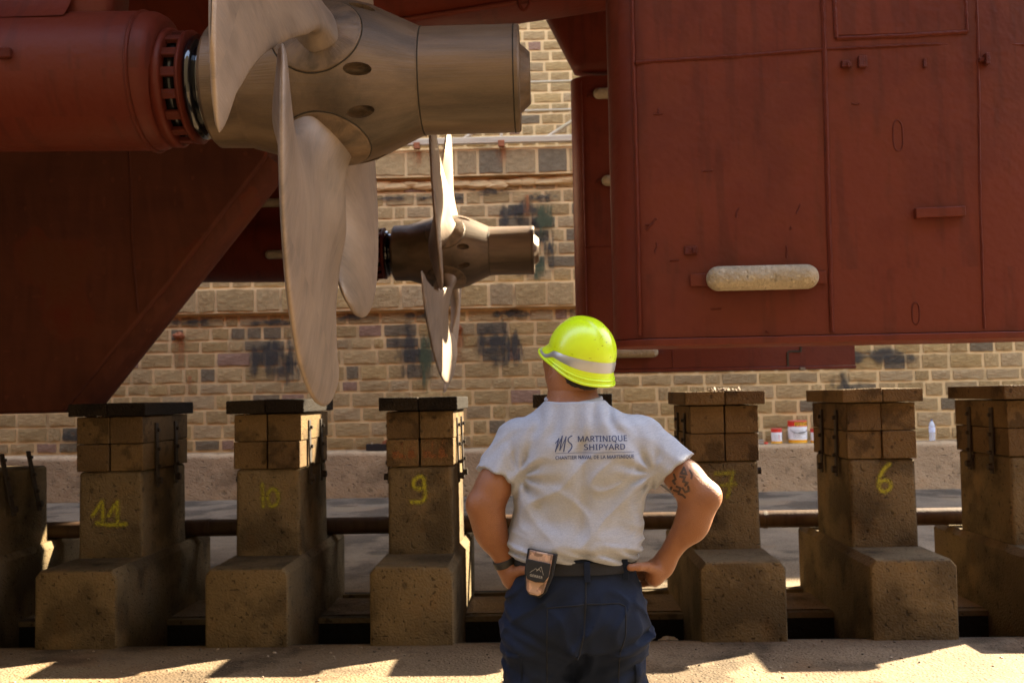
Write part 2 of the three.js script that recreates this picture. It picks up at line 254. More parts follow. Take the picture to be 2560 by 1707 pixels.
    const runA = gtex(64, (u, v) => smooth(.35, .6, tfbm(u, (v * .25) % 1, 8, 3, 210)) * smooth(0, .25, u) * smooth(0, .25, 1 - u) * Math.pow(v, 1.2) * .8, 128), runM = mat({ color: col(.34, .12, .035), alphaMap: runA, transparent: true, roughness: .95 });
    for (const [x, y, a, b, z] of [[-5.75, 2.2, .2, .65, -15.884], [-1.37, 2.2, .22, .7, -15.884], [-.62, 5.2, .18, .4, -15.80], [-1.94, 5.2, .16, .3, -15.80], [-.25, 4.4, .12, .5, -15.95], [-5.6, 1.75, .1, .3, -15.884]]) add('rust_run', at(new THREE.PlaneGeometry(a, b), x, y, z), runM, w);
    // irregular lumps of old mortar under the upper band
    for (let k = 0; k < 16; k++) { const g = new THREE.IcosahedronGeometry(1, 2), p = g.attributes.position; for (let i = 0; i < p.count; i++) { const n = .7 + .6 * fbm(p.getX(i) * 1.7 + k, p.getY(i) * 1.7, p.getZ(i) * 1.7, 3); p.setXYZ(i, p.getX(i) * n, p.getY(i) * n, p.getZ(i) * n); } g.computeVertexNormals(); const o = add('mortar_lump', g, M.mortar, w); o.scale.set(rr(.16, .38), rr(.05, .1), .07); o.position.set(-3.4 + k * .27 + rr(-.05, .05), 4.86 + rr(-.03, .03), -15.97); }
    const gs = {}; for (const [g, m, x, y, z, a, b, c] of rest) { const q = g.clone().scale(a, b, c).translate(x, y, z); (gs[m.uuid] ??= [m, []])[1].push(q); }
    const field = grp('stone_field', w); field.userData.kind = 'stuff';
    for (const [m, list] of Object.values(gs)) { const o = add('stone_field_course', merge(list), m, field); o.userData.kind = 'stuff'; }
    // concrete ledge along the foot
    const L = gridGeo(260, 10, (u, v) => { const x = lerp(-30, 30, u); const pr = [[0, 0], [.2, 0], [.62, .0], [.66, .0], [.69, .03], [.70, .07], [.70, .2], [.70, .3], [.70, .4], [.70, .47], [.70, .5]]; const [y, d] = pr[Math.round(v * 10)]; return [x, y + .02 * (fbm(x * 2, y * 3, 5, 3) - .5) * (y > 0 ? 1 : 0), -15.45 - d + .035 * (fbm(x * 1.7, y * 5, 9, 4) - .5)]; }, false);
    { const p = L.attributes.position, uv = L.attributes.uv; for (let i = 0; i < p.count; i++) uv.setXY(i, p.getX(i) * .45, (p.getY(i) - p.getZ(i)) * .45); }
    add('concrete_ledge', L, M.ledge, w);
    for (const [x, y] of [[-5.75, 2.54], [-1.37, 2.57]]) { const g = new THREE.IcosahedronGeometry(.07, 2), p = g.attributes.position; for (let i = 0; i < p.count; i++) { const n = .65 + .7 * vnoise(p.getX(i) * 40, p.getY(i) * 40, p.getZ(i) * 40); p.setXYZ(i, p.getX(i) * n * 1.25, p.getY(i) * n * .8, p.getZ(i) * n); } g.computeVertexNormals(); add('rusty_stub', at(g, x, y, -15.86), M.rust, w); }
  } else {
    add('wall_face', triUV(at(new THREE.BoxGeometry(88, WALL_TOP, 1), -2, WALL_TOP / 2, 2.2), .5), M.nearWall, w);
  }
  return w;
}
stoneWall('dock_wall', 'far side wall of tan and grey stone blocks with two projecting bands', 1, true);
stoneWall('dock_wall', 'near side dock wall behind the viewer', -1, false);
for (const [x, l] of [[42.4, 'end wall of the dock beyond the stern'], [-46.4, 'end wall of the dock beyond the bow']]) { const w = thing('dock_wall', l, 'wall'); add('wall_face', triUV(at(new THREE.BoxGeometry(.8, WALL_TOP, 26.5), x, WALL_TOP / 2, -4.2), .5), M.nearWall, w); }
{ // guard rail on the upper band
  const g = thing('guard_rail', 'pale rust stained guard rail along the upper stone band', 'railing');
  const z = -15.75, y0 = 5.38;
  add('kerb_pipe', at(box(22, .11, .07, .02), 0, y0 + .1, z), M.railPaint, g);
  add('rail', rod([-11, y0 + .55, z], [11, y0 + .55, z], .022), M.railPaint, g); add('rail', rod([-11, y0 + 1.0, z], [11, y0 + 1.0, z], .022), M.railPaint, g);
  for (let k = -5; k < 6; k++) { const x = -.62 + k * 1.32; add('post', at(box(.05, 1.05, .05, .004), x, y0 + .52, z - .03), M.railPaint, g); add('post_foot', at(box(.1, .1, .09, .01), x, y0 + .04, z + .015), M.rust, g); add('brace', rod([x, y0 + .5, z - .02], [x - .62, y0 + .12, z - .02], .03), M.railPaint, g); }
}

// ---------------------------------------------------------------- the ship: hull, centre skeg, shafts, propellers, rudders
const ship = thing('ship', 'red bottomed twin screw ship standing on blocks in the dock', 'ship');
const ZC = -7.17, ZP = 2.695;                       // centre plane, shafts at ZC +- ZP
{
  // hull: V-bottom rising aft, sides up to the deck
  const secs = []; for (let i = 0; i <= 40; i++) secs.push(lerp(-26, 3.4, i / 40));
  const keelY = x => x > -2 ? 4.0 + .125 * (x + 2) : Math.max(3.55, 4.0 + .09 * (x + 2));
  const prof = [[0, 0], [.22, 0], [.34, .05], [.6, .14], [1.2, .36], [2.0, .70], [2.7, 1.0], [3.4, 1.25], [3.9, 1.55], [4.2, 2.0], [4.3, 2.4], [4.3, 2.8], [4.3, 3.3], [0, 3.35]];
  for (const side of [1, -1]) {
    const g = gridGeo(40, prof.length - 1, (u, v) => { const x = lerp(-26, 3.4, u), [d, h] = prof[Math.round(v * (prof.length - 1))]; return [x, keelY(x) + h, ZC + side * d]; }, side < 0);
    add('hull_side', toCreasedNormals(triUV(g, .4), .5), M.red, ship);
  }
  const tr = [[0, 0], ...prof.slice(1)].map(([d, h]) => [d, h]); const pts = [...tr.map(([d, h]) => new THREE.Vector2(d, h)), ...tr.slice().reverse().map(([d, h]) => new THREE.Vector2(-d, h))];
  add('transom', triUV(new THREE.ShapeGeometry(new THREE.Shape(pts)).rotateY(Math.PI / 2).translate(3.39, keelY(3.4), ZC), .4), M.red, ship);
  // full midbody forward of the stern run
  const mid = [[0, 1.47], [3.4, 1.5], [3.9, 1.62], [4.2, 1.95], [4.3, 2.5], [4.3, 7.3]];
  const ms = new THREE.Shape([...mid.map(([d, h]) => new THREE.Vector2(d, h)), ...mid.slice().reverse().map(([d, h]) => new THREE.Vector2(-d, h))]);
  add('midbody', triUV(new THREE.ExtrudeGeometry(ms, { depth: 18, bevelEnabled: false }).rotateY(-Math.PI / 2).translate(-8, 0, ZC), .4), M.red, ship);
  for (const sd of [1, -1]) add('run_plating', triUV(gridGeo(16, 10, (u, v) => { const d = u * 4.28, x = lerp(-8.05, -5.2, v), y0 = 1.48, y1 = keelY(-5.2) + knots(prof.slice(0, 11), d); return [x, lerp(y0, y1, sm(v)), ZC + sd * d]; }, sd < 0), .4), M.red, ship);
  // flange along the keel edge and the lifting ring under it
  add('keel_flange', tube([-3, -2, -1, 0, 1, 2, 3.3].map(x => [x, keelY(x) - .012, ZC + .22]), .022, 60), M.red, ship);
  add('lifting_ring', tube([[-.135, keelY(-.1) + .02, ZC + .24], [-.13, keelY(-.1) - .05, ZC + .24], [-.10, keelY(-.1) - .085, ZC + .24], [-.065, keelY(-.1) - .05, ZC + .24], [-.06, keelY(-.1) + .02, ZC + .24]], .011, 30), M.red, ship);
  // centre skeg
  const sk = [[-8, 1.45], [-3.36, 1.46], [-2.585, 2.375], [-1.94, 3.19], [-1.55, 4.15], [-8, 3.6]];
  const e = new THREE.ExtrudeGeometry(new THREE.Shape(sk.map(p => new THREE.Vector2(...p))), { depth: .30, bevelEnabled: true, bevelSize: .02, bevelThickness: .03, bevelSegments: 2 });
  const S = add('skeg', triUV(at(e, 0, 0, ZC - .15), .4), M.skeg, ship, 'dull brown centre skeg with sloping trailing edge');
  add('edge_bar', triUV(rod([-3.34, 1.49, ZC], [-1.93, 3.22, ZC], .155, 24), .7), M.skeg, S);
  add('weld_seam', tube([[-2.90, 3.5, ZC + .182], [-2.875, 3.1, ZC + .182], [-2.86, 2.6, ZC + .182], [-2.82, 2.12, ZC + .182]], .008, 24, 6), M.skeg, S);
}
const hubProfile = [[-1.46, 0], [-1.46, .245], [-1.45, .258], [-1.44, .268], [-1.30, .272], [-1.27, .282], [-1.05, .347], [-.98, .357], [-.90, .361], [-.82, .357], [-.74, .337], [-.53, .240], [-.52, .2365], [-.515, .2355], [-.095, .2345], [-.087, .228], [-.087, .155], [-.084, .15], [-.05, .12], [-.042, .112], [-.042, 0]];
const hubR = x => knots(hubProfile.slice(1, -1), x);
const TE = [[.30, -20], [.43, -15], [.55, -18], [.67, -24], [.9, -31], [1.0, -34], [1.25, -41], [1.38, -45.5], [1.42, -44], [1.44, -34]];
const LE = [[.30, 30], [.43, 26], [.55, 31], [.7, 44], [.84, 56], [.94, 59], [1.03, 53], [1.12, 42], [1.2, 32], [1.3, 19], [1.38, 4], [1.42, -12], [1.44, -26]];
const SL = [[.3, -.5], [.45, -.42], [.6, -.26], [.8, -.04], [1.0, .045], [1.44, .07]];
const TH = [[.3, .24], [.38, .17], [.45, .125], [.55, .095], [.8, .072], [1.1, .056], [1.35, .04], [1.44, .022]];
function bladeGeo(mir) {                            // radial direction = +z, +delta turns towards +y (mirrored: -y)
  const nr = 46, nv = 30, rows = [];
  const pt = (i, j, side) => {
    const r = .30 + 1.14 * (1 - Math.pow(1 - i / nr, 1.35)), s = Math.sin((j / nv - .5) * Math.PI);      // s -1..1, clustered at the edges
    const dl = R(sknots(LE, r)), dt = R(sknots(TE, r)), d = lerp(dt, dl, (s + 1) / 2), sl = sknots(SL, r), arc = r * d;
    const th = sknots(TH, r), t = .5 * th * (.62 + .38 * (1 - s * s)) * Math.sqrt(Math.max(0, 1 - Math.pow(Math.abs(s), 14))) * (i === nr ? .15 : 1), nn = Math.sqrt(1 + sl * sl);
    const X = -.93 - .02 * (r - .36) / 1.06 + sl * arc + side * t / nn, dd = d - side * t * sl / nn / r;
    return [X, Math.sin(dd) * r * (mir ? -1 : 1), Math.cos(dd) * r];
  };
  const a = gridGeo(nv, nr, (u, v) => pt(Math.round(v * nr), Math.round(u * nv), 1), mir), b = gridGeo(nv, nr, (u, v) => pt(Math.round(v * nr), Math.round(u * nv), -1), !mir);
  const g = mergeVertices(mergeGeometries([a, b].map(q => { q.deleteAttribute('uv'); q.deleteAttribute('normal'); return q; })), 1e-4); g.computeVertexNormals();
  const p = g.attributes.position, uv = new Float32Array(p.count * 2); for (let i = 0; i < p.count; i++) { uv[2 * i] = p.getY(i) * .9; uv[2 * i + 1] = p.getZ(i) * .9; } g.setAttribute('uv', new THREE.BufferAttribute(uv, 2));
  return g;
}
function palmGeo() {
  return gridGeo(48, 8, (u, v) => { const a = u * 2 * Math.PI, q = [0, .25, .5, .75, .9, .97, .995, 1, 1][Math.round(v * 8)], rho = .192 * q, x = rho * Math.cos(a), t = rho * Math.sin(a), h = Math.sqrt(Math.max(.01, hubR(-.93 + x) ** 2 - t * t)); return [-.93 + x, t, h + (v > .99 ? -.03 : v > .86 ? .0015 : .005)]; }, false, [3, .5]);
}
const ports = [];
function hubGeo() {
  let g = mergeVertices(latheX(hubProfile, 96)); const ev = new Evaluator(); ev.attributes = ['position', 'normal', 'uv'];
  let b = new Brush(toCreasedNormals(g, .45)); b.updateMatrixWorld();
  for (let k = 0; k < 4; k++) for (const o of [-15, 15]) {
    const e = new THREE.SphereGeometry(1, 20, 14).scale(.062, .028, .05); const c = new Brush(e); const a = R(-22.5 + 90 * k + o);
    c.position.set(-.755, Math.sin(a) * .335, Math.cos(a) * .335); c.rotation.x = -a; c.updateMatrixWorld(); b = ev.evaluate(b, c, SUBTRACTION); b.updateMatrixWorld();
  }
  const G = b.geometry, uv = G.attributes.uv; for (let i = 0; i < uv.count; i++) uv.setXY(i, uv.getX(i) * 2, uv.getY(i) * 1.6); return G;
}
const HUB = hubGeo(), PALM = palmGeo();
function propeller(z, phase, mir, label) {
  const p = grp('propeller', ship, label); p.position.set(0, 2.905, z);
  const h = add('hub', HUB, M.hub, p); h.rotation.x = R(phase - 22.5) * -1;
  for (const x of [-.518, -.112]) add('hub_seam', new THREE.TorusGeometry(hubR(x) + .0005, .003, 6, 72).rotateY(Math.PI / 2).translate(x, 0, 0), M.hubDark, p);
  const bg = bladeGeo(mir);
  for (let k = 0; k < 4; k++) {
    const a = -R(phase + 90 * k);
    add('blade', bg, M.blade, p).rotation.x = a;
    add('blade_palm', PALM, M.hub, p).rotation.x = a;
    add('palm_seam', new THREE.TubeGeometry(new THREE.CatmullRomCurve3(Array.from({ length: 40 }, (_, i) => { const q = i / 40 * 2 * Math.PI, x = .1945 * Math.cos(q), t = .1945 * Math.sin(q); return V(-.93 + x, t, Math.sqrt(hubR(-.93 + x) ** 2 - t * t) + .0005); }), true), 80, .0028, 5, true), M.hubDark, p).rotation.x = a;
  }
  return p;
}
propeller(ZC + ZP, 22.5, false, 'large bronze propeller nearest the viewer with wide curved blades');
propeller(ZC - ZP, 30, true, 'sunlit bronze propeller further away beside the stone wall');
for (const side of [1, -1]) {                       // shaft housing, seal and strut
  const z = ZC + side * ZP, y = 2.905, b = grp('shaft_housing', ship, side > 0 ? 'dark red shaft housing of the nearest propeller' : 'dark red shaft housing of the farther propeller'); b.position.set(0, y, z);
  const barrel = latheX([[-9, 0], [-9, .305], [-1.76, .305], [-1.70, .302], [-1.665, .285], [-1.655, .262], [-1.645, .255], [-1.64, 0]], 64); barrel.rotateZ(R(-1.1));
  add('barrel', triUV(barrel, .5), M.red, b);
  add('weld_ring', new THREE.TorusGeometry(.302, .012, 8, 64).rotateY(Math.PI / 2).translate(-1.74, .03, 0), M.red, b);
  add('rope_guard', triUV(latheX([[-1.66, .2], [-1.66, .262], [-1.625, .262], [-1.615, .25], [-1.612, .2]], 64), .5), M.red, b);
  for (let k = 0; k < 16; k++) { const a = k / 16 * 2 * Math.PI; add('guard_rib', at(box(.065, .04, .022, .004), -1.585, 0, .235).rotateX(a), M.red, b); }
  add('seal_drum', latheX([[-1.63, 0], [-1.63, .218], [-1.55, .218], [-1.55, 0]], 64), M.black, b);
  add('guard_ring', triUV(latheX([[-1.555, .2], [-1.555, .248], [-1.535, .25], [-1.53, .2]], 64), .5), M.red, b);
  add('seal_ring', latheX([[-1.533, 0], [-1.533, .215], [-1.525, .228], [-1.505, .232], [-1.492, .222], [-1.485, .2], [-1.47, .2], [-1.465, .22], [-1.458, .22], [-1.455, 0]], 72), M.blackGloss, b);
  // bracket up to the hull
  const st = new THREE.ExtrudeGeometry(new THREE.Shape([[-2.95, -.1], [-2.2, -.1], [-1.93, .29], [-1.80, 2.3], [-2.75, 2.3]].map(p => new THREE.Vector2(...p))), { depth: .13, bevelEnabled: true, bevelSize: .04, bevelThickness: .045, bevelSegments: 4 });
  add('bracket', toCreasedNormals(triUV(at(st, 0, 0, -.065), .5), .6), M.red, b);
  const fil = gridGeo(24, 6, (u, v) => { const x = lerp(-3.2, -2.05, u), w = .11 + .1 * (1 - v) * (1 - v); return [x, .27 + .2 * v, side * 0 + w]; });
  add('fillet', triUV(fil, .5), M.red, b);
  if (side < 0) for (const [x, yy, zz] of [[-2.66, .50, .14], [-2.43, -.03, .325]]) { const g = new THREE.CapsuleGeometry(.042, .32, 8, 20).rotateZ(Math.PI / 2); add('anode', triUV(at(g, x, yy, zz), 3), M.anode, b, 'chalky zinc anode'); }
  else { for (const [x, yy] of [[-2.37, .07], [-2.25, .075]]) add('lug', at(box(.055, .045, .04, .008), x, yy, .305), M.red, b); }
}
function weld(p, pts, r = .009) { const n = pts.length; const c = new THREE.CatmullRomCurve3(pts.map(q => V(...q)), false, 'catmullrom', .1); const g = new THREE.TubeGeometry(c, 120, r, 6); const a = g.attributes.position; for (let i = 0; i < a.count; i++) { const k = 1 + .0; a.setXYZ(i, a.getX(i) + .004 * (fbm(a.getX(i) * 30, a.getY(i) * 30, 3, 2) - .5), a.getY(i) + .004 * (fbm(a.getX(i) * 30, a.getY(i) * 30, 9, 2) - .5), a.getZ(i) + .006 * (vnoise(a.getX(i) * 60, a.getY(i) * 60, 4) - .5)); } g.computeVertexNormals(); return add('weld_seam', g, M.red, p); }
function rudder(z, label, detail) {
  const r = grp('rudder', ship, label); r.position.set(0, 0, z);
  const half = x => x < .47 ? .175 * Math.sqrt(clamp(1 - ((.47 - x) / .17) ** 2)) : x < 1.9 ? .175 : lerp(.175, .02, (x - 1.9) / 1.05);
  const xs = [.30, .302, .308, .318, .33, .345, .365, .39, .42, .45, .47, .6, .8, 1, 1.2, 1.5, 1.9, 2.2, 2.6, 2.95];
  const ring = [...xs.map(x => [x, half(x)]), ...xs.slice().reverse().map(x => [x, -half(x)])];
  const sh = new THREE.Shape(ring.map(p => new THREE.Vector2(p[0], p[1])));
  const body = new THREE.ExtrudeGeometry(sh, { depth: 2.82, bevelEnabled: false, steps: 1 }).rotateX(Math.PI / 2).translate(0, 4.55, 0);   // hangs from 4.55 down to 1.73
  add('plate', toCreasedNormals(triUV(body, .5), .35), M.red, r);
  const fl = new THREE.ExtrudeGeometry(new THREE.Shape(ring.map(([x, d]) => new THREE.Vector2(x < .4 ? x - .0 : x, d * 1.06))), { depth: .02, bevelEnabled: true, bevelSize: .006, bevelThickness: .005, bevelSegments: 2 }).rotateX(Math.PI / 2).translate(0, 1.722, 0);
  add('bottom_flange', toCreasedNormals(triUV(fl, .5), .35), M.red, r);
  // head box between rudder and hull
  const hb = gridGeo(40, 8, (u, v) => { const a = u * 2 * Math.PI, t = Math.min(1, v * 8 / 7), lip = v * 8 >= 7.5; const y = [1.6, 1.3, 1.0, .6, .3, .12, .05, .02, 0][Math.round(v * 8)]; const x0 = lerp(.36, -.12, y / 1.0), x1 = 2.1, w = lerp(.16, .3, y / 1.0), c = Math.cos(a), s = Math.sin(a); const k = y < .03 ? (lip ? 0 : .85) : 1; return [(x0 + x1) / 2 - (x1 - x0) / 2 * Math.sign(c) * Math.pow(Math.abs(c), .6) * k, 4.585 + y, w * Math.sign(s) * Math.pow(Math.abs(s), .6) * k]; }, true);
  add('head_box', triUV(hb, .5), M.red, r);
  const zf = .175;
  if (detail) {
    weld(r, [[.40, 4.5, .165], [.40, 3, .165], [.402, 2.4, .165], [.398, 1.74, .165]], .010);
    weld(r, [[1.205, 4.5, zf], [1.207, 3, zf], [1.20, 2.3, zf], [1.197, 1.74, zf]], .011);
    weld(r, [[1.85, 4.5, zf], [1.85, 3, zf], [1.83, 2.3, zf], [1.823, 1.74, zf]], .006);
    weld(r, [[.41, 2.905, zf - .003], [.8, 2.918, zf], [1.2, 2.937, zf]], .008); weld(r, [[1.2, 2.937, zf], [1.6, 2.945, zf], [2.2, 2.938, zf - .03]], .006);
    weld(r, [[1.256, 3.4, zf], [1.256, 3.2, zf], [1.257, 2.985, zf]], .010); weld(r, [[1.257, 2.983, zf], [1.5, 2.985, zf], [1.805, 2.993, zf]], .010); weld(r, [[1.805, 2.993, zf], [1.803, 3.2, zf], [1.80, 3.4, zf]], .008);
    add('cover_plate', triUV(at(box(.535, .5, .006, .003), 1.53, 3.245, zf + .001), .5), M.red, r);
    // big anode on its strap
    add('anode_strap', triUV(at(box(.565, .052, .012, .003), .895, 1.968, zf + .012), .5), M.red, r);
    const g = new THREE.CapsuleGeometry(.0515, .36, 10, 28); { const p = g.attributes.position; for (let i = 0; i < p.count; i++) { const n = 1 + .05 * (fbm(p.getX(i) * 60, p.getY(i) * 60, p.getZ(i) * 60, 3) - .5); p.setXYZ(i, p.getX(i) * n, p.getY(i), p.getZ(i) * n); } g.computeVertexNormals(); }
    add('anode', triUV(at(g.rotateZ(Math.PI / 2), .905, 1.968, zf + .05), 2.2), M.anode, r, 'pitted grey zinc anode bar welded on the rudder');
    add('flat_bar', triUV(at(box(.205, .042, .03, .004).rotateZ(R(1)), 1.655, 2.228, zf + .014), .5), M.red, r);
    for (const [x, y, w, h, d] of [[1.288, 2.868, .032, .03, .022], [1.302, 2.862, .02, .022, .03], [1.361, 2.876, .036, .05, .02], [1.622, 2.864, .014, .04, .012], [1.855, 2.87, .022, .018, .02], [1.876, 2.87, .018, .05, .03], [.62, 2.094, .055, .036, .014], [.635, 2.094, .02, .026, .022]]) add('lug', at(box(w, h, d, .004), x, y, zf + d / 2), M.red, r);
    // scars of removed fittings
    const scars = [[.70, 2.43, .045, .006], [.46, 2.22, .05, .03], [.45, 2.205, .03, .035], [.82, 2.25, .012, .04], [1.075, 2.26, .02, .04], [1.04, 2.18, .008, .012], [.475, 2.11, .006, .045], [.55, 2.055, .04, .006], [.72, 1.848, .045, .006], [.50, 2.68, .04, .004], [.50, 2.69, .004, .03], [1.33, 2.70, .03, .006], [1.02, 2.08, .004, .05], [.93, 1.745, .01, .008]];
    for (const [x, y, w, h] of scars) { const pts = []; for (let i = 0; i <= 4; i++) pts.push([x + w * (i / 4 - .5) + .006 * (hash(i, x * 1000 | 0, 1) - .5), y + h * ((h > w ? i / 4 : hash(i, y * 1000 | 0, 2)) - .5), zf]); add('weld_scar', tube(pts, .0036, 20, 5), M.red, r); }
    for (const [x, y, w, h] of [[1.50, 2.56, .02, .065], [1.545, 1.81, .015, .045]]) { const pts = []; for (let i = 0; i <= 20; i++) { const a = i / 20 * 2 * Math.PI; pts.push([x + w * Math.cos(a), y + h * Math.sign(Math.sin(a)) * Math.pow(Math.abs(Math.sin(a)), .6), zf]); } add('weld_scar', tube(pts, .0034, 60, 5), M.red, r); }
  } else {
    weld(r, [[.40, 4.5, .165], [.40, 3, .165], [.398, 1.74, .165]], .008); weld(r, [[1.2, 4.5, zf], [1.2, 1.74, zf]], .006); weld(r, [[.41, 2.9, zf], [1.2, 2.9, zf]], .006);
    for (const [x, y] of [[.74, 4.36], [.80, 3.52], [.83, 1.885]]) { add('anode', triUV(at(new THREE.CapsuleGeometry(.052, .36, 8, 20).rotateZ(Math.PI / 2), x, y, zf + .05), 2.2), M.anode, r, 'grey zinc anode bar on the farther rudder'); add('anode_strap', at(box(.56, .04, .012, .003), x, y, zf + .012), M.red, r); }
    for (const [x, y, w, h] of [[2.29, 1.79, .02, .14], [2.355, 1.868, .13, .02], [2.42, 1.93, .02, .13]]) add('hatch_joint', at(box(w, h, .01, .002), x, y, lerp(.175, .02, (x - 1.9) / 1.05) + .004), M.hubDark, r);
    add('drain_plug', at(box(.05, .03, .03, .006), 2.42, 1.70, .13), M.anode, r);
  }
  return r;
}
rudder(ZC + ZP, 'broad oxide red rudder nearest the viewer with weld seams and lugs', true);
rudder(ZC - ZP, 'shaded red rudder further away with three grey anode bars', false);

// ---------------------------------------------------------------- keel blocks
function sprayTex(draw) {
  const c = document.createElement('canvas'); c.width = c.height = 256; const x = c.getContext('2d'); x.fillStyle = '#000'; x.fillRect(0, 0, 256, 256); x.lineCap = 'round'; x.lineJoin = 'round';
  for (const [w, a] of [[38, .10], [29, .2], [21, .38], [14, .4]]) { x.strokeStyle = `rgba(255,255,255,${a})`; x.lineWidth = w; x.beginPath(); draw(x); x.stroke(); }
  const im = x.getImageData(0, 0, 256, 256).data;
  return gtex(256, (u, v) => { const i = Math.floor(u * 256), j = Math.floor((1 - v) * 256); const g = im[(Math.min(255, j) * 256 + i) * 4] / 255; return g * (.65 + .35 * smooth(.3, .6, tfbm(u, v, 16, 3, 71))); });
}
const numbers = {
  11: x => { x.moveTo(30, 140); x.lineTo(85, 60); x.lineTo(88, 175); x.moveTo(120, 140); x.lineTo(170, 65); x.lineTo(172, 180); x.moveTo(50, 182); x.lineTo(130, 195); x.lineTo(220, 190); },
  10: x => { x.moveTo(80, 60); x.lineTo(84, 190); x.moveTo(140, 90); x.bezierCurveTo(100, 100, 100, 190, 140, 190); x.bezierCurveTo(190, 185, 180, 85, 140, 92); },
  9: x => { x.moveTo(150, 60); x.bezierCurveTo(90, 50, 80, 130, 130, 130); x.bezierCurveTo(170, 125, 165, 70, 150, 62); x.moveTo(160, 80); x.bezierCurveTo(168, 150, 175, 210, 130, 205); x.lineTo(85, 205); },
  8: x => { x.moveTo(128, 60); x.bezierCurveTo(60, 70, 200, 170, 128, 200); x.bezierCurveTo(60, 170, 200, 90, 128, 60); },
  7: x => { x.moveTo(70, 70); x.lineTo(170, 64); x.lineTo(135, 205); x.moveTo(100, 135); x.lineTo(180, 130); },
  6: x => { x.moveTo(165, 50); x.bezierCurveTo(95, 100, 85, 200, 130, 205); x.bezierCurveTo(185, 200, 180, 135, 135, 140); x.bezierCurveTo(110, 142, 100, 160, 100, 175); },
  5: x => { x.moveTo(170, 60); x.lineTo(100, 60); x.lineTo(95, 120); x.bezierCurveTo(190, 110, 190, 210, 90, 200); },
};
const BZ = [-6.76, -7.60];
function baseGeo(k) {
  const s = new THREE.Shape([[-.238, -.3], [.238, -.3], [.238, .425], [.214, .455], [-.214, .455], [-.238, .425]].map(p => new THREE.Vector2(...p)));
  const g = new THREE.ExtrudeGeometry(s, { depth: 1.72, steps: 14, bevelEnabled: true, bevelSize: .02, bevelThickness: .03, bevelSegments: 3 });
  const p = g.attributes.position; for (let i = 0; i < p.count; i++) { const x = p.getX(i), y = p.getY(i), z = p.getZ(i); const n = .012 * (fbm(x * 6 + k * 9, y * 6, z * 6, 3) - .5); p.setXYZ(i, x + n, y + n, z + n); }
  g.computeVertexNormals(); return toCreasedNormals(triUV(at(g, 0, 0, -8.01), .8, k * .37, k * .19), .6);
}
const strapG = at(box(.05, .42, .012, .003), 0, 0, 0), boltG = new THREE.CylinderGeometry(.014, .014, .022, 6).rotateZ(Math.PI / 2), nutG = new THREE.CylinderGeometry(.024, .026, .03, 6).rotateZ(Math.PI / 2), strapS = box(.012, .44, .05, .003);
const hexM = mat({ color: col(.022, .015, .010), roughness: .75, metalness: .3 });
const yellow = [.30, .28, .012];
function keelBlock(n, x, label, opt = {}) {
  const b = thing('keel_block', label, 'keel block', [x + .226, 0, 0], 'numbered dock blocks in a row under the ship');
  if (opt.rot) { b.rotation.y = R(opt.rot); }
  add('base', baseGeo(n), opt.base ?? M.concrete, b);
  const sh = box(.436, .62, .83, .028, 4); { const p = sh.attributes.position; for (let i = 0; i < p.count; i++) { const y = p.getY(i); p.setX(i, p.getX(i) * (1 - .02 * (y + .31) / .62)); } }
  add('shaft', toCreasedNormals(triUV(at(sh, 0, .735, -7.18), .9, n * .31, n * .47), .7), opt.shaft ?? M.concrete, b);
  const dark = opt.dark, W = k => M.timber[k % 3];
  if (!opt.bare) {
    for (const [row, y0, y1] of [[0, 1.047, 1.226], [1, 1.23, 1.408]]) for (const sx of [-1, 1]) {
      const gap = .004 + .006 * hash(n, row, 4), w = .226 + (sx < 0 ? 1 : -1) * .01 * (hash(n, row, 7) - .5) - gap, d = .845 + .02 * (hash(n, row, sx) - .5);
      const g = triUV(at(box(w, y1 - y0, d, .006, 2), 0, 0, 0), 1.6, n * .13 + row * .4 + sx * .23, n * .29 + row * .17);
      const o = add('timber', g, W(row * 2 + (sx > 0 ? 1 : 0) + n), b); o.position.set(sx * (gap / 2 + w / 2), (y0 + y1) / 2, -7.178 + .012 * (hash(n, row, 11 + sx) - .5)); o.rotation.y = R(.5 * (hash(n, row, 13 + sx) - .5));
    }
    for (const sx of [-1, 1]) {
      const g = box(.258, .088, .93, .008, 3); const p = g.attributes.position; for (let i = 0; i < p.count; i++) if (p.getY(i) > 0) p.setY(i, p.getY(i) + .010 * (vnoise(p.getX(i) * 22 + n * 3, p.getZ(i) * 22, sx) - .5)); g.computeVertexNormals();
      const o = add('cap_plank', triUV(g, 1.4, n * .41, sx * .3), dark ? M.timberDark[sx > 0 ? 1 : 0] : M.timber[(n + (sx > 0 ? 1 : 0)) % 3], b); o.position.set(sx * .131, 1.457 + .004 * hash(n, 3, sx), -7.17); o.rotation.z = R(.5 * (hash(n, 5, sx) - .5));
    }
  }
  for (const sx of [-1, 1]) for (const z of [-6.98, -7.34]) {
    const s = grp('strap', b); s.position.set(sx * .236, opt.bare ? .95 : 1.14, z); s.rotation.z = sx * (opt.bare ? R(12) : R(1.2)); s.rotation.x = R(2 * (hash(n, z * 10 | 0, sx) - .5)); 
    add('bar', strapS, hexM, s); for (const y of [.17, .04, -.08]) { const o = add('bolt', boltG, hexM, s); o.position.set(sx * .012, y, .0); } const o = add('nut', nutG, hexM, s); o.position.set(sx * .016, -.175, .006);
  }
  if (opt.num) {
    const a = sprayTex(numbers[opt.num]);
    const pm = mat({ color: col(...yellow).multiplyScalar(opt.fade ?? 1), alphaMap: a, transparent: true, roughness: .8 });
    const o = add('painted_number', new THREE.PlaneGeometry(opt.size ?? .29, opt.size ?? .29), pm, b, `spray painted yellow number ${opt.num}`); o.position.set(opt.nx ?? 0, opt.ny ?? .88, -6.7605);
  }
  return b;
}
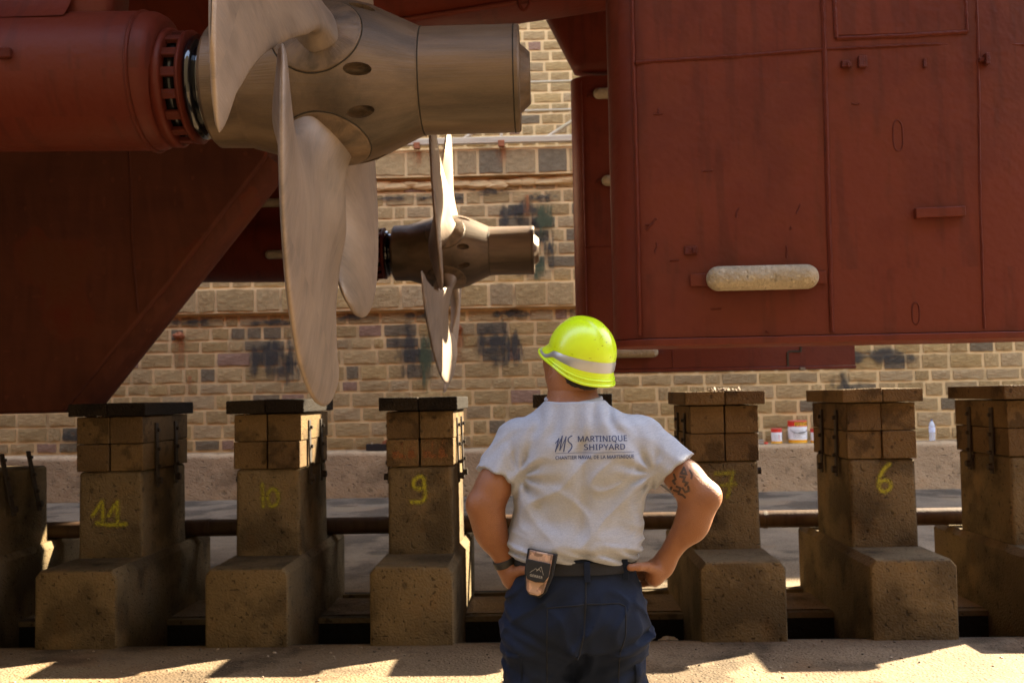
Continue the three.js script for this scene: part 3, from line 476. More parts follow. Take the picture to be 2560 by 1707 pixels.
keelBlock(12, -4.19, 'low concrete dock block without timbers at the left edge', { bare: true, dark: true });
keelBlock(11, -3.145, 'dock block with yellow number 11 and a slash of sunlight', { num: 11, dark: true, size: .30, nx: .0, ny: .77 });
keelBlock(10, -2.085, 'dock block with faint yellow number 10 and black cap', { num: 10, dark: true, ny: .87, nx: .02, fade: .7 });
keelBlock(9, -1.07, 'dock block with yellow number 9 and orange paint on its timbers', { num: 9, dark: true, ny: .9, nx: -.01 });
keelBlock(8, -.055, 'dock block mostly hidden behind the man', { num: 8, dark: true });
keelBlock(7, .936, 'dock block with faded yellow number 7 beside the man', { num: 7, fade: .6, nx: 0, ny: .9 });
keelBlock(6, 1.952, 'dock block with yellow number 6 and clean cap', { num: 6, nx: .0, ny: .92 });
keelBlock(5, 2.985, 'dock block cut off by the right edge of the picture', { num: 5 });
{ // orange smears on block nine
  const a = gtex(128, (u, v) => smooth(.45, .62, tfbm(u, v, 7, 4, 81)) * smooth(0, .2, u) * smooth(0, .2, 1 - u) * smooth(0, .25, v) * smooth(0, .25, 1 - v) * .5);
  const m = mat({ color: col(.22, .06, .01), alphaMap: a, transparent: true, roughness: .85 });
  const b = scene.children.find(o => o.userData.label?.includes('number 9'));
  for (const x of [-.1, .1]) { const o = add('paint_smear', new THREE.PlaneGeometry(.2, .17), m, b); o.position.set(x, 1.15, -6.745); }
}
{ // pipe lying on the rear feet of the blocks
  const p = thing('steel_pipe', 'long brown steel pipe lying behind the row of dock blocks', 'pipe');
  add('pipe_wall', triUV(rod([-9, .535, -7.76], [9, .55, -7.76], .064, 32), .8), M.pipe, p);
  for (const x of [-2.6, -.4, 1.6]) add('pipe_joint', rod([x, .5425, -7.76], [x + .03, .5425, -7.76], .0665, 32), M.pipe, p);
}
// ---------------------------------------------------------------- small things on the ledge and the floor
function labelTex(w, h, draw) { const c = document.createElement('canvas'); c.width = w; c.height = h; draw(c.getContext('2d'), w, h); const t = new THREE.CanvasTexture(c); t.colorSpace = THREE.SRGBColorSpace; return t; }
function can(x, z, r, h, label, text, wide) {
  const c = thing('paint_can', label, 'paint can', [x, .705, z], 'paint cans standing on the wall ledge');
  const t = labelTex(512, 256, (g, w, hh) => {
    g.fillStyle = '#e9e6e0'; g.fillRect(0, 0, w, hh); g.fillStyle = '#d8321c'; g.fillRect(0, 0, w, hh * .25); g.fillStyle = '#eda41d'; g.fillRect(0, hh * .84, w, hh * .16);
    for (let k = 0; k < 2; k++) { const o = k * 256; if (text) { g.fillStyle = '#f0b02a'; g.font = 'bold 44px sans-serif'; g.textAlign = 'center'; g.fillRect(o + 60, 14, 150, 42); g.fillStyle = '#3a1208'; g.fillText('JOTUN', o + 135, 51); } g.fillStyle = '#9a958c'; for (let i = 0; i < 7; i++) g.fillRect(o + 46, hh * .42 + i * 14, 60 + 90 * hash(i, k, 2), 4); g.fillStyle = '#333'; if (text) g.fillRect(o + 100, hh * .5, 60, 9); else { g.fillStyle = '#c23'; g.fillRect(o + 120, hh * .4, 8, 90); } }
  });
  const m = mat({ map: t, roughness: .45 });
  const body = new THREE.CylinderGeometry(r, r * .96, h, 40, 1, true); add('body', at(body, 0, h / 2, 0), m, c).rotation.y = -Math.PI / 2 + .3;
  add('lid', new THREE.LatheGeometry([[0, h - .012], [r * .9, h - .012], [r * .92, h + .002], [r * 1.03, h + .004], [r * 1.03, h - .012], [r, h - .014]].map(p => new THREE.Vector2(...p)), 40), mat({ color: col(.5, .06, .03), roughness: .4 }), c);
  add('bottom_rim', at(new THREE.TorusGeometry(r * .965, .006, 8, 40).rotateX(Math.PI / 2), 0, .006, 0), mat({ color: col(.6, .36, .04), roughness: .4 }), c);
  if (wide) add('handle', tube([[-r * 1.02, h * .72, 0], [-r * .6, h * .5, r * .9], [0, h * .46, r * 1.06], [r * .6, h * .5, r * .9], [r * 1.02, h * .72, 0]], .004, 30, 6), M.steel, c);
}
can(3.79, -15.66, .143, .335, 'large white red and orange paint can on the wall ledge', true, true);
can(3.465, -15.62, .082, .225, 'smaller red and white paint can left of the large one', false, false);
can(4.06, -15.64, .085, .21, 'small white paint can partly hidden by block 6', false, false);
{
  const b = thing('water_bottle', 'clear plastic bottle with pale label on the wall ledge', 'bottle', [5.8, .705, -15.66]);
  add('body', new THREE.LatheGeometry([[0, 0], [.038, 0], [.044, .008], [.044, .2], [.046, .205], [.044, .215], [.04, .25], [.02, .285], [.014, .292], [.014, .3]].map(p => new THREE.Vector2(...p)), 32), pmat({ color: col(.86, .9, .95), transmission: .6, roughness: .15, thickness: 0 }), b);
  add('label', at(new THREE.CylinderGeometry(.0455, .0455, .075, 32, 1, true), 0, .165, 0), mat({ color: col(.62, .66, .78), roughness: .5 }), b);
  add('cap', at(new THREE.CylinderGeometry(.016, .016, .02, 16), 0, .308, 0), mat({ color: col(.04, .07, .18), roughness: .5 }), b);
}
{ // spanner heads and flat bars by the cans
  const t = thing('steel_tools', 'grey steel flat bars stacked beside the smaller paint can', 'tools', [3.15, .705, -15.6]);
  const st = mat({ color: col(.35, .32, .28), roughness: .45, metalness: .6 });
  for (const [x, y, w] of [[0, .015, .22], [.02, .05, .18]]) add('flat_bar', at(box(w, .022, .05, .004), x, y, 0), st, t);
  for (const [x, y] of [[-.03, .11], [.0, .165]]) add('fitting', new THREE.TorusGeometry(.03, .014, 8, 20).scale(1, .7, 1).translate(x, y, 0), st, t);
  const r = thing('red_cap', 'tiny red plastic cap beside the smaller paint can', 'cap', [3.29, .705, -15.55]); add('cap_body', at(new THREE.CylinderGeometry(.028, .03, .025, 16), 0, .0125, 0), mat({ color: col(.6, .04, .02), roughness: .5 }), r);
  const u = thing('steel_tools', 'grey steel bars behind the right elbow of the man', 'tools', [2.2, .705, -15.62]);
  for (const [y, w] of [[.015, .5], [.06, .42], [.12, .46], [.17, .34]]) add('flat_bar', at(box(w, .025, .06, .004), 0, y, 0), st, u);
}
{
  const b = thing('parts_box', 'small dark box with rusty bits on the ledge beside block 9', 'box', [-2.6, .705, -15.6]);
  for (const [x, z, w, d] of [[0, .08, .3, .012], [0, -.08, .3, .012], [-.15, 0, .012, .16], [.15, 0, .012, .16]]) add('panel', at(box(w, .1, d, .003), x, .05, z), hexM, b);
  add('bottom', at(box(.29, .01, .15, .002), 0, .006, 0), hexM, b); add('rusty_bar', rod([-.02, .02, .03], [.16, .16, 0], .015), M.rust, b); add('pale_rod', rod([-.1, .02, .04], [-.06, .12, .08], .01), M.railPaint, b); add('red_fitting', at(box(.1, .06, .06, .01), .14, .12, .0), M.rust, b);
}
{ // crumpled wrapper in the drain
  const g = new THREE.IcosahedronGeometry(.05, 3), p = g.attributes.position; for (let i = 0; i < p.count; i++) { const n = .5 + .9 * vnoise(p.getX(i) * 60, p.getY(i) * 60, p.getZ(i) * 60); p.setXYZ(i, p.getX(i) * n * 1.3, p.getY(i) * n * .55, p.getZ(i) * n); } g.computeVertexNormals();
  const w = add('crumpled_wrapper', at(g, .80, -.17, -7.02), mat({ color: col(.6, .55, .45), roughness: .6 })); tag(w, 'crumpled pale wrapper lying in the dark drain beside block 7', 'litter');
}
{ // grit and wood chips on the near floor
  const g = new THREE.IcosahedronGeometry(1, 0), n = 2600, im = new THREE.InstancedMesh(g, mat({ color: col(.3, .25, .19), roughness: .9 }), n), d = new THREE.Object3D(), c = new THREE.Color();
  for (let i = 0; i < n; i++) { const s = .002 + .008 * Math.pow(rnd(), 5); d.position.set(rr(-5.5, 5.5), s * .4 + .001, rr(-6.25, -4.2)); d.scale.set(s * rr(.7, 1.6), s * .6, s * rr(.7, 1.4)); d.rotation.set(0, rr(0, 6), rr(-.3, .3)); d.updateMatrix(); im.setMatrixAt(i, d.matrix); const t = rnd() < .4 ? .25 : rr(.5, 1.3); im.setColorAt(i, c.setRGB(t, t * .95, t * .9)); }
  im.name = 'grit'; im.castShadow = im.receiveShadow = true; scene.add(im); tag(im, 'loose grit and chips scattered on the dock floor', 'grit', null, 'stuff');
}
{ // crumbs of wood on the cap of block seven
  const g = new THREE.IcosahedronGeometry(1, 0), n = 60, im = new THREE.InstancedMesh(g, mat({ color: col(.25, .2, .15), roughness: .9 }), n), d = new THREE.Object3D();
  for (let i = 0; i < n; i++) { const s = .004 + .012 * Math.pow(rnd(), 3); d.position.set(1.18 + rr(-.1, .12), 1.506 + s * .5, -6.85 + rr(-.12, .12)); d.scale.set(s * rr(.7, 1.8), s * .8, s); d.rotation.set(rr(0, 3), rr(0, 6), rr(0, 3)); d.updateMatrix(); im.setMatrixAt(i, d.matrix); }
  im.name = 'wood_crumbs'; im.castShadow = im.receiveShadow = true; scene.add(im); tag(im, 'wood crumbs heaped on the cap of block 7', 'crumbs', null, 'stuff');
}

// ---------------------------------------------------------------- the man
function nets(f, lo, hi, h) {                        // surface nets over a field that is negative inside
  const n = [0, 1, 2].map(i => Math.ceil((hi[i] - lo[i]) / h) + 1), [nx, ny, nz] = n, val = new Float32Array(nx * ny * nz);
  for (let k = 0, o = 0; k < nz; k++) for (let j = 0; j < ny; j++) for (let i = 0; i < nx; i++, o++) val[o] = f(lo[0] + i * h, lo[1] + j * h, lo[2] + k * h);
  const id = new Int32Array(nx * ny * nz).fill(-1), P = [], ix = [], sx = 1, sy = nx, sz = nx * ny;
  for (let k = 0; k < nz - 1; k++) for (let j = 0; j < ny - 1; j++) for (let i = 0; i < nx - 1; i++) {
    const o = i + j * sy + k * sz; let m = 0, cx = 0, cy = 0, cz = 0, c = 0;
    for (let b = 0; b < 8; b++) if (val[o + (b & 1) + ((b >> 1) & 1) * sy + (b >> 2) * sz] < 0) m |= 1 << b;
    if (m === 0 || m === 255) continue;
    for (let b = 0; b < 8; b++) for (const d of [1, 2, 4]) { if (b & d) continue; const e = b | d; if (((m >> b) & 1) === ((m >> e) & 1)) continue; const va = val[o + (b & 1) + ((b >> 1) & 1) * sy + (b >> 2) * sz], vb = val[o + (e & 1) + ((e >> 1) & 1) * sy + (e >> 2) * sz], t = va / (va - vb); cx += (b & 1) + (d === 1 ? t : 0); cy += ((b >> 1) & 1) + (d === 2 ? t : 0); cz += (b >> 2) + (d === 4 ? t : 0); c++; }
    id[o] = P.length / 3; P.push(lo[0] + (i + cx / c) * h, lo[1] + (j + cy / c) * h, lo[2] + (k + cz / c) * h);
  }
  const quad = (a, b, c, d, fl) => { if (a < 0 || b < 0 || c < 0 || d < 0) return; fl ? ix.push(a, b, c, a, c, d) : ix.push(a, c, b, a, d, c); };
  for (let k = 1; k < nz - 1; k++) for (let j = 1; j < ny - 1; j++) for (let i = 1; i < nx - 1; i++) {
    const o = i + j * sy + k * sz, s = val[o] < 0;
    if (s !== val[o + sx] < 0) quad(id[o], id[o - sy], id[o - sy - sz], id[o - sz], !s);
    if (s !== val[o + sy] < 0) quad(id[o], id[o - sz], id[o - sz - sx], id[o - sx], !s);
    if (s !== val[o + sz] < 0) quad(id[o], id[o - sx], id[o - sx - sy], id[o - sy], !s);
  }
  const g = new THREE.BufferGeometry(); g.setAttribute('position', new THREE.Float32BufferAttribute(P, 3)); g.setIndex(ix); g.computeVertexNormals();
  const uv = new Float32Array(P.length / 3 * 2); for (let i = 0; i < uv.length / 2; i++) { uv[2 * i] = P[3 * i] + .7 * P[3 * i + 2]; uv[2 * i + 1] = P[3 * i + 1] + .2 * P[3 * i + 2]; } g.setAttribute('uv', new THREE.BufferAttribute(uv, 2));
  return g;
}
const smin = (a, b, k) => { const h = Math.max(k - Math.abs(a - b), 0) / k; return Math.min(a, b) - h * h * k * .25; };
function cap(x, y, z, a, b, ra, rb) { const bx = b[0] - a[0], by = b[1] - a[1], bz = b[2] - a[2], px = x - a[0], py = y - a[1], pz = z - a[2]; const t = clamp((px * bx + py * by + pz * bz) / (bx * bx + by * by + bz * bz)); return Math.hypot(px - bx * t, py - by * t, pz - bz * t) - lerp(ra, rb, t); }
const ellip = (x, y, z, c, r) => { const q = Math.hypot((x - c[0]) / r[0], (y - c[1]) / r[1], (z - c[2]) / r[2]); return (q - 1) * Math.min(...r); };
const gs = (x, s) => Math.exp(-x * x / (s * s));
const ridged = (x, y, z) => { const n = 1 - Math.abs(2 * vnoise(x, y, z) - 1); return n * n * n; };

const man = thing('person', 'man in grey printed t-shirt and navy work trousers, hands on hips, seen from behind', 'person', [.085, 0, -2.94]);
// joints (x right, y up, z towards the viewer)
const J = { sL: [-.166, 1.366, -.005], eL: [-.268, 1.197, .055], wL: [-.207, 1.022, .02], sR: [.180, 1.368, -.005], eR: [.350, 1.210, .055], wR: [.243, 1.030, .015] };
const headF = V(-.68, .28, -.68).normalize(), headU = V(0, 1, 0).addScaledVector(headF, -headF.y).normalize(), headL = headU.clone().cross(headF);
const HC = V(.006, 1.600, -.022);                       // centre of the skull
const hd = (x, y, z) => { const px = x - HC.x, py = y - HC.y, pz = z - HC.z; return [px * headF.x + py * headF.y + pz * headF.z, px * headU.x + py * headU.y + pz * headU.z, px * headL.x + py * headL.y + pz * headL.z]; };
function headField(x, y, z) {
  const [f, u, l] = hd(x, y, z);
  let d = ellip(f, u, l, [-.004, .01, 0], [.089, .098, .0735]);
  d = smin(d, ellip(f, u, l, [.035, -.055, 0], [.062, .062, .056]), .03);          // jaw
  d = smin(d, ellip(f, u, l, [.062, -.02, .032], [.03, .03, .028]), .02);           // cheeks
  d = smin(d, ellip(f, u, l, [.062, -.02, -.032], [.03, .03, .028]), .02);
  d = smin(d, cap(f, u, l, [.094, .012, 0], [.115, -.028, 0], .009, .015), .012);   // nose
  d = smin(d, ellip(f, u, l, [.092, -.058, 0], [.014, .011, .024]), .008);          // mouth
  d = smin(d, ellip(f, u, l, [.074, .018, 0], [.016, .012, .046]), .015);            // brow
  for (const s of [1, -1]) {
    d = Math.max(d, -ellip(f, u, l, [.090, .004, s * .03], [.014, .010, .015]));
    d = smin(d, ellip(f, u, l, [.080, .004, s * .03], [.012, .011, .013]), .003);
    let e = ellip(f, u, l, [-.002, -.052, s * .077], [.021, .033, .015]); e = Math.max(e, -ellip(f, u, l, [.002, -.047, s * .092], [.012, .022, .010])); d = smin(d, e, .008);
  }
  return d;
}
function neckField(x, y, z) {
  let d = cap(x, y, z, [-.006, 1.43, .0], [-.008, 1.565, -.015], .066, .06);
  d = smin(d, cap(x, y, z, [-.03, 1.54, .018], [-.035, 1.44, .03], .03, .035), .03);
  d += .0022 * gs(y - 1.512, .0035) * smooth(0, .04, z);                            // skin crease
  d = smin(d, ellip(x, y, z, [0, 1.40, 0], [.15, .085, .085]), .05);
  return d;
}
function armField(s, x, y, z) {
  const S = s < 0 ? J.sL : J.sR, E = s < 0 ? J.eL : J.eR, W = s < 0 ? J.wL : J.wR;
  let d = cap(x, y, z, S, E, .044, .043);
  const mid = [lerp(S[0], E[0], .72), lerp(S[1], E[1], .72), lerp(S[2], E[2], .72)];
  d = smin(d, ellip(x, y, z, [mid[0], mid[1], mid[2] + .006], [.046, .055, .047]), .03);
  d = smin(d, cap(x, y, z, E, W, .041, .0275), .018);
  const m = [lerp(E[0], W[0], .28) + s * .006, lerp(E[1], W[1], .28), lerp(E[2], W[2], .28)];
  d = smin(d, ellip(x, y, z, m, [.041, .07, .041]), .04);
  d = smin(d, ellip(x, y, z, [E[0] + s * .012, E[1] + .002, E[2] + .012], [.029, .029, .029]), .02);
  return d;
}
function handField(s, x, y, z) {
  const W = s < 0 ? J.wL : J.wR;
  let d = cap(x, y, z, W, [W[0] - s * .012, W[1] - .02, W[2]], .028, .026);
  const P = s < 0 ? [-.193, .985, .02] : [.212, .990, .018];
  // palm: flattened, laid against the hip
  const a = [W[0] - s * .008, W[1] - .02, W[2]], b = P;
  d = smin(d, cap(x, y, z, a, b, .027, .028), .02);
  d = smin(d, ellip(x, y, z, [P[0] - s * .004, P[1] + .004, P[2] - .015], [.026, .036, .046]), .015);
  // thumb, laid backwards along the waist
  const t0 = [P[0] - s * .002, P[1] + .018, P[2] + .02], t1 = [P[0] - s * .03, P[1] + .032, P[2] + .058], t2 = [P[0] - s * .055, P[1] + .036, P[2] + .082], t3 = [P[0] - s * .078, P[1] + .036, P[2] + .092];
  d = smin(d, cap(x, y, z, t0, t1, .017, .0135), .014); d = smin(d, cap(x, y, z, t1, t2, .0125, .0115), .004); d = smin(d, cap(x, y, z, t2, t3, .0115, .0098), .004);
  // four fingers round the front of the hip, unequal and bent
  for (let k = 0; k < 4; k++) {
    const L = [.92, 1, .95, .78][k], y0 = P[1] + .022 - k * .0175, k0 = [P[0] + s * .004, y0, P[2] - .052], k1 = [P[0] - s * .004, y0 - .008, P[2] - .052 - .038 * L], k2 = [P[0] - s * .024, y0 - .014, P[2] - .052 - .062 * L], k3 = [P[0] - s * .044, y0 - .018, P[2] - .052 - .074 * L];
    d = smin(d, cap(x, y, z, [P[0], y0 + .002, P[2] - .02], k0, .011, .0105), .008); d = Math.min(d, smin(smin(cap(x, y, z, k0, k1, .0102, .0095), cap(x, y, z, k1, k2, .0094, .0088), .004), cap(x, y, z, k2, k3, .0087, .0078), .004));
  }
  return d;
}
const TS = [[.99, .160, .112, -.012], [1.025, .168, .118, -.012], [1.04, .176, .124, -.014], [1.065, .188, .131, -.014], [1.10, .184, .128, -.012], [1.17, .180, .124, -.006], [1.25, .190, .126, .012], [1.32, .202, .126, .014], [1.37, .204, .119, .010], [1.41, .184, .106, .006], [1.44, .140, .092, .002], [1.47, .098, .078, -.004], [1.50, .074, .07, -.006], [1.53, .066, .066, -.006]];
const tA = TS.map(r => [r[0], r[1]]), tB = TS.map(r => [r[0], r[2]]), tC = TS.map(r => [r[0], r[3]]);
function torsoField(x, y, z) { const a = sknots(tA, y), b = sknots(tB, y), q = (x - sknots(tC, y)) / a, w = (z - .005) / b; return (Math.pow(Math.pow(Math.abs(q), 2.4) + Math.pow(Math.abs(w), 2.4), 1 / 2.4) - 1) * b * .95; }
const sleeveEnd = { L: [[-.228, 1.270, .026], [-.42, -.88, .22]], R: [[.277, 1.283, .024], [.62, -.75, .22]] };
function shirtFold(x, y, z) {
  let d = 0; const back = smooth(-.02, .05, z);
  for (const [ax, ay, s] of [[-.165, 1.275, 1], [.205, 1.275, -1]]) {               // folds fanning from the armpits
    const dx = (x - ax) * s, dy = y - ay, r = Math.hypot(dx, dy), ph = Math.atan2(dy, dx);
    d += .0062 * Math.sin(ph * 9 + 2.2 * vnoise(x * 18, y * 18, 2)) * Math.exp(-r / .085) * smooth(.01, .05, r) * back;
  }
  d += .0042 * Math.sin(x * 105 + 9 * vnoise(x * 7, y * 9, 5)) * gs(y - 1.425, .05) * smooth(.2, .06, Math.abs(x)) * back;      // drapes below the collar
  d += .0075 * (ridged(x * 9 + y * 9, y * 5 - x * 4, 3.3) - .3) * smooth(1.34, 1.18, y) * smooth(1.04, 1.09, y);               // long diagonal creases
  d += .006 * (ridged(x * 13 - y * 15, y * 9 + x * 5, 8.1) - .3) * smooth(1.42, 1.28, y) * smooth(1.05, 1.12, y) * .8;
  d += .009 * (ridged(x * 7 + 3, y * 24 + x * 7, z * 5) - .3) * gs(y - 1.085, .045);                                            // bunching above the belt
  d += .0035 * Math.sin(y * 230 + x * 60 + 6 * vnoise(x * 12, y * 12, 1)) * gs(y - 1.055, .02);
  d += .003 * (vnoise(x * 26, y * 26, z * 26) - .5);
  // scapulae and spine
  d += .006 * gs(x + .075, .05) * gs(y - 1.33, .06) * back + .006 * gs(x - .105, .05) * gs(y - 1.33, .06) * back - .006 * gs(x - .01, .022) * smooth(1.44, 1.36, y) * back;
  return d;
}
function sleeveFold(s, x, y, z) { return .0055 * Math.sin((y * .75 + s * x * .6) * 150 + 7 * vnoise(x * 11, y * 11, z * 11)) * vnoise(x * 9, y * 9, 4) + .004 * (ridged(x * 15, y * 15, z * 9) - .3); }
function shirtField(x, y, z) {
  let d = Math.max(torsoField(x, y, z), 1.034 - .010 * smooth(0, -.2, x) + .004 * Math.sin(x * 40) - y);
  const sl = (S, q, s) => {
    const e = cap(x, y, z, S, [q[0][0] + q[1][0] * .05, q[0][1] + q[1][1] * .05, q[0][2] + q[1][2] * .05], .067, .0755);
    const pl = (x - q[0][0]) * q[1][0] + (y - q[0][1]) * q[1][1] + (z - q[0][2]) * q[1][2];
    return [e, pl];
  };
  const [eL, pL] = sl(J.sL, sleeveEnd.L, -1), [eR, pR] = sl(J.sR, sleeveEnd.R, 1);
  let sL = Math.max(eL, pL), sR = Math.max(eR, pR);
  if (Math.abs(sL) < .03) sL -= .8 * sleeveFold(-1, x, y, z); if (Math.abs(sR) < .03) sR -= .8 * sleeveFold(1, x, y, z);
  d = smin(smin(d, sL, .035), sR, .035);
  if (Math.abs(d) < .05) d -= 2.2 * shirtFold(x, y, z) * smooth(.03, -.012, torsoField(x, y, z));
  // openings at neck and sleeves
  d = Math.max(d, y - 1.479 - .10 * Math.max(0, Math.abs(x + .006) - .045) + .10 * Math.max(0, -z - .01));
  d = Math.max(d, -cap(x, y, z, [-.006, 1.505, -.012], [-.008, 1.60, -.02], .0715, .08));
  return d;
}
const PS = [[.70, .19, .12], [.80, .198, .135], [.87, .200, .143], [.93, .193, .139], [.98, .180, .129], [1.01, .172, .122], [1.05, .168, .118]];
const pA = PS.map(r => [r[0], r[1]]), pB = PS.map(r => [r[0], r[2]]);
function trouserField(x, y, z) {
  const cx = -.016, a = sknots(pA, y), b = sknots(pB, y), q = (x - cx) / a, w = (z - .005) / b;
  let d = (Math.pow(Math.pow(Math.abs(q), 2.3) + Math.pow(Math.abs(w), 2.3), 1 / 2.3) - 1) * b * .95;
  d = Math.max(d, .80 - y, y - 1.048);
  for (const s of [-1, 1]) d = smin(d, ellip(x, y, z, [.0 + s * .082, .875, .052], [.085, .088, .088]), .03);       // seat
  for (const s of [-1, 1]) { const l = smin(cap(x, y, z, [cx + s * .098, .82, .0], [cx + s * .118, .44, .0], .108, .082), cap(x, y, z, [cx + s * .118, .44, .0], [cx + s * .13, .075, .0], .084, .072), .02); d = smin(d, l, .05); }
  if (Math.abs(d) < .05) {
    const back = smooth(-.03, .05, z);
    d += .006 * gs(x - .006, .010) * smooth(.70, .76, y) * smooth(.97, .9, y) * back;                               // seat seam groove
    for (const s of [-1, 1]) for (const [o, amp, w2] of [[.0, .011, .012], [.035, .008, .012], [.075, .007, .012], [.125, .006, .014]]) { const yy = y - (.775 - o * .75) - .42 * Math.abs(x - .0) * (1 - .5 * s * .4) + .25 * o; d += amp * gs(yy, w2) * smooth(.0, .05, s * x) * back * (.6 + .8 * vnoise(x * 12, y * 9, 3)); }
    d -= .013 * (ridged(x * 8 + s0(x), y * 11 - Math.abs(x) * 8, z * 5) - .3) * smooth(.98, .85, y);
    d -= .010 * (ridged(x * 14 - y * 9, y * 16 + Math.abs(x) * 12, z * 7 + 4) - .3) * smooth(1.0, .93, y);
    d -= .003 * (vnoise(x * 30, y * 30, z * 30) - .5);
  }
  return d;
}
function s0(x) { return x > 0 ? 3.7 : 0; }
const zOn = (f, x, y, z0 = .25) => { let z = z0; for (let i = 0; i < 80; i++) { const d = f(x, y, z); if (d < .0004) break; z -= Math.max(.0005, d * .7); if (z < -.3) break; } return z; };
const seamOn = (f, pts, r = .0016, off = .0005) => { const P = []; for (let i = 0; i < pts.length - 1; i++) for (let k = 0; k < 8; k++) { const t = k / 8, x = lerp(pts[i][0], pts[i + 1][0], t), y = lerp(pts[i][1], pts[i + 1][1], t); P.push([x, y, zOn(f, x, y) + off]); } return tube(P, r, P.length * 2, 6); };
T.weave = gtex(256, (u, v) => .5 + .25 * Math.sin(u * 2 * Math.PI * 64) * Math.sin(v * 2 * Math.PI * 64) + .4 * (tnoise(u, v, 128, 91) - .5));
T.heather = tex(512, (u, v) => { const a = tnoise((u * 1) % 1, v, 256, 92), b = tfbm(u, (v * 3) % 1, 64, 3, 93), c = tfbm(u, v, 4, 3, 94); const k = .84 + .14 * (a - .5) + .24 * (b - .5) + .12 * (c - .5); return [k, k, k * 1.01]; });
T.navy = tex(512, (u, v) => { const a = tfbm(u, v, 5, 5, 95), b = tnoise(u, v, 256, 96), w = smooth(.58, .75, tfbm(u, v, 7, 4, 97)); const k = .72 + .4 * a + .25 * (b - .5) + .35 * w; return [k * (1 + .15 * w), k * (1 + .08 * w), k]; });
T.skin = tex(256, (u, v) => { const a = tfbm(u, v, 8, 4, 98), b = tnoise(u, v, 100, 99); const k = .82 + .3 * a + .12 * (b - .5); return [k, k * (.94 + .1 * a), k * (.92 + .14 * a)]; });
T.skinB = gtex(256, (u, v) => .5 * tfbm(u, v, 60, 3, 100) + .5 * tnoise(u, v, 128, 101));
const rep = (t, x, y = x) => { const q = t.clone(); q.repeat.set(x, y); q.needsUpdate = true; return q; };
const MP = {
  skin: pmat({ color: col(.205, .080, .032), map: rep(T.skin, 5), bumpMap: rep(T.skinB, 9), bumpScale: .0012, roughness: .5, sheen: .15, sheenRoughness: .5, sheenColor: col(.5, .3, .2) }),
  hair: mat({ color: col(.012, .009, .007), bumpMap: rep(T.skinB, 18), bumpScale: .002, roughness: .75 }),
  shirt: pmat({ color: col(.365, .39, .46), map: rep(T.heather, 4), bumpMap: rep(T.weave, 8), bumpScale: .0006, roughness: .95, specularIntensity: .3, sheen: .25, sheenRoughness: .8, sheenColor: col(.6, .6, .65) }),
  navy: pmat({ color: col(.010, .0155, .034), map: rep(T.navy, 3), bumpMap: rep(T.weave, 9), bumpScale: .0008, roughness: .85, specularIntensity: .25, sheen: .08, sheenRoughness: .7, sheenColor: col(.25, .3, .4) }),
  navySeam: mat({ color: col(.004, .006, .012), roughness: .9 }),
  belt: mat({ color: col(.006, .006, .009), bumpMap: rep(T.weave, 30, 10), bumpScale: .002, roughness: .8 }),
  rubber: mat({ color: col(.008, .008, .009), roughness: .55 }),
};
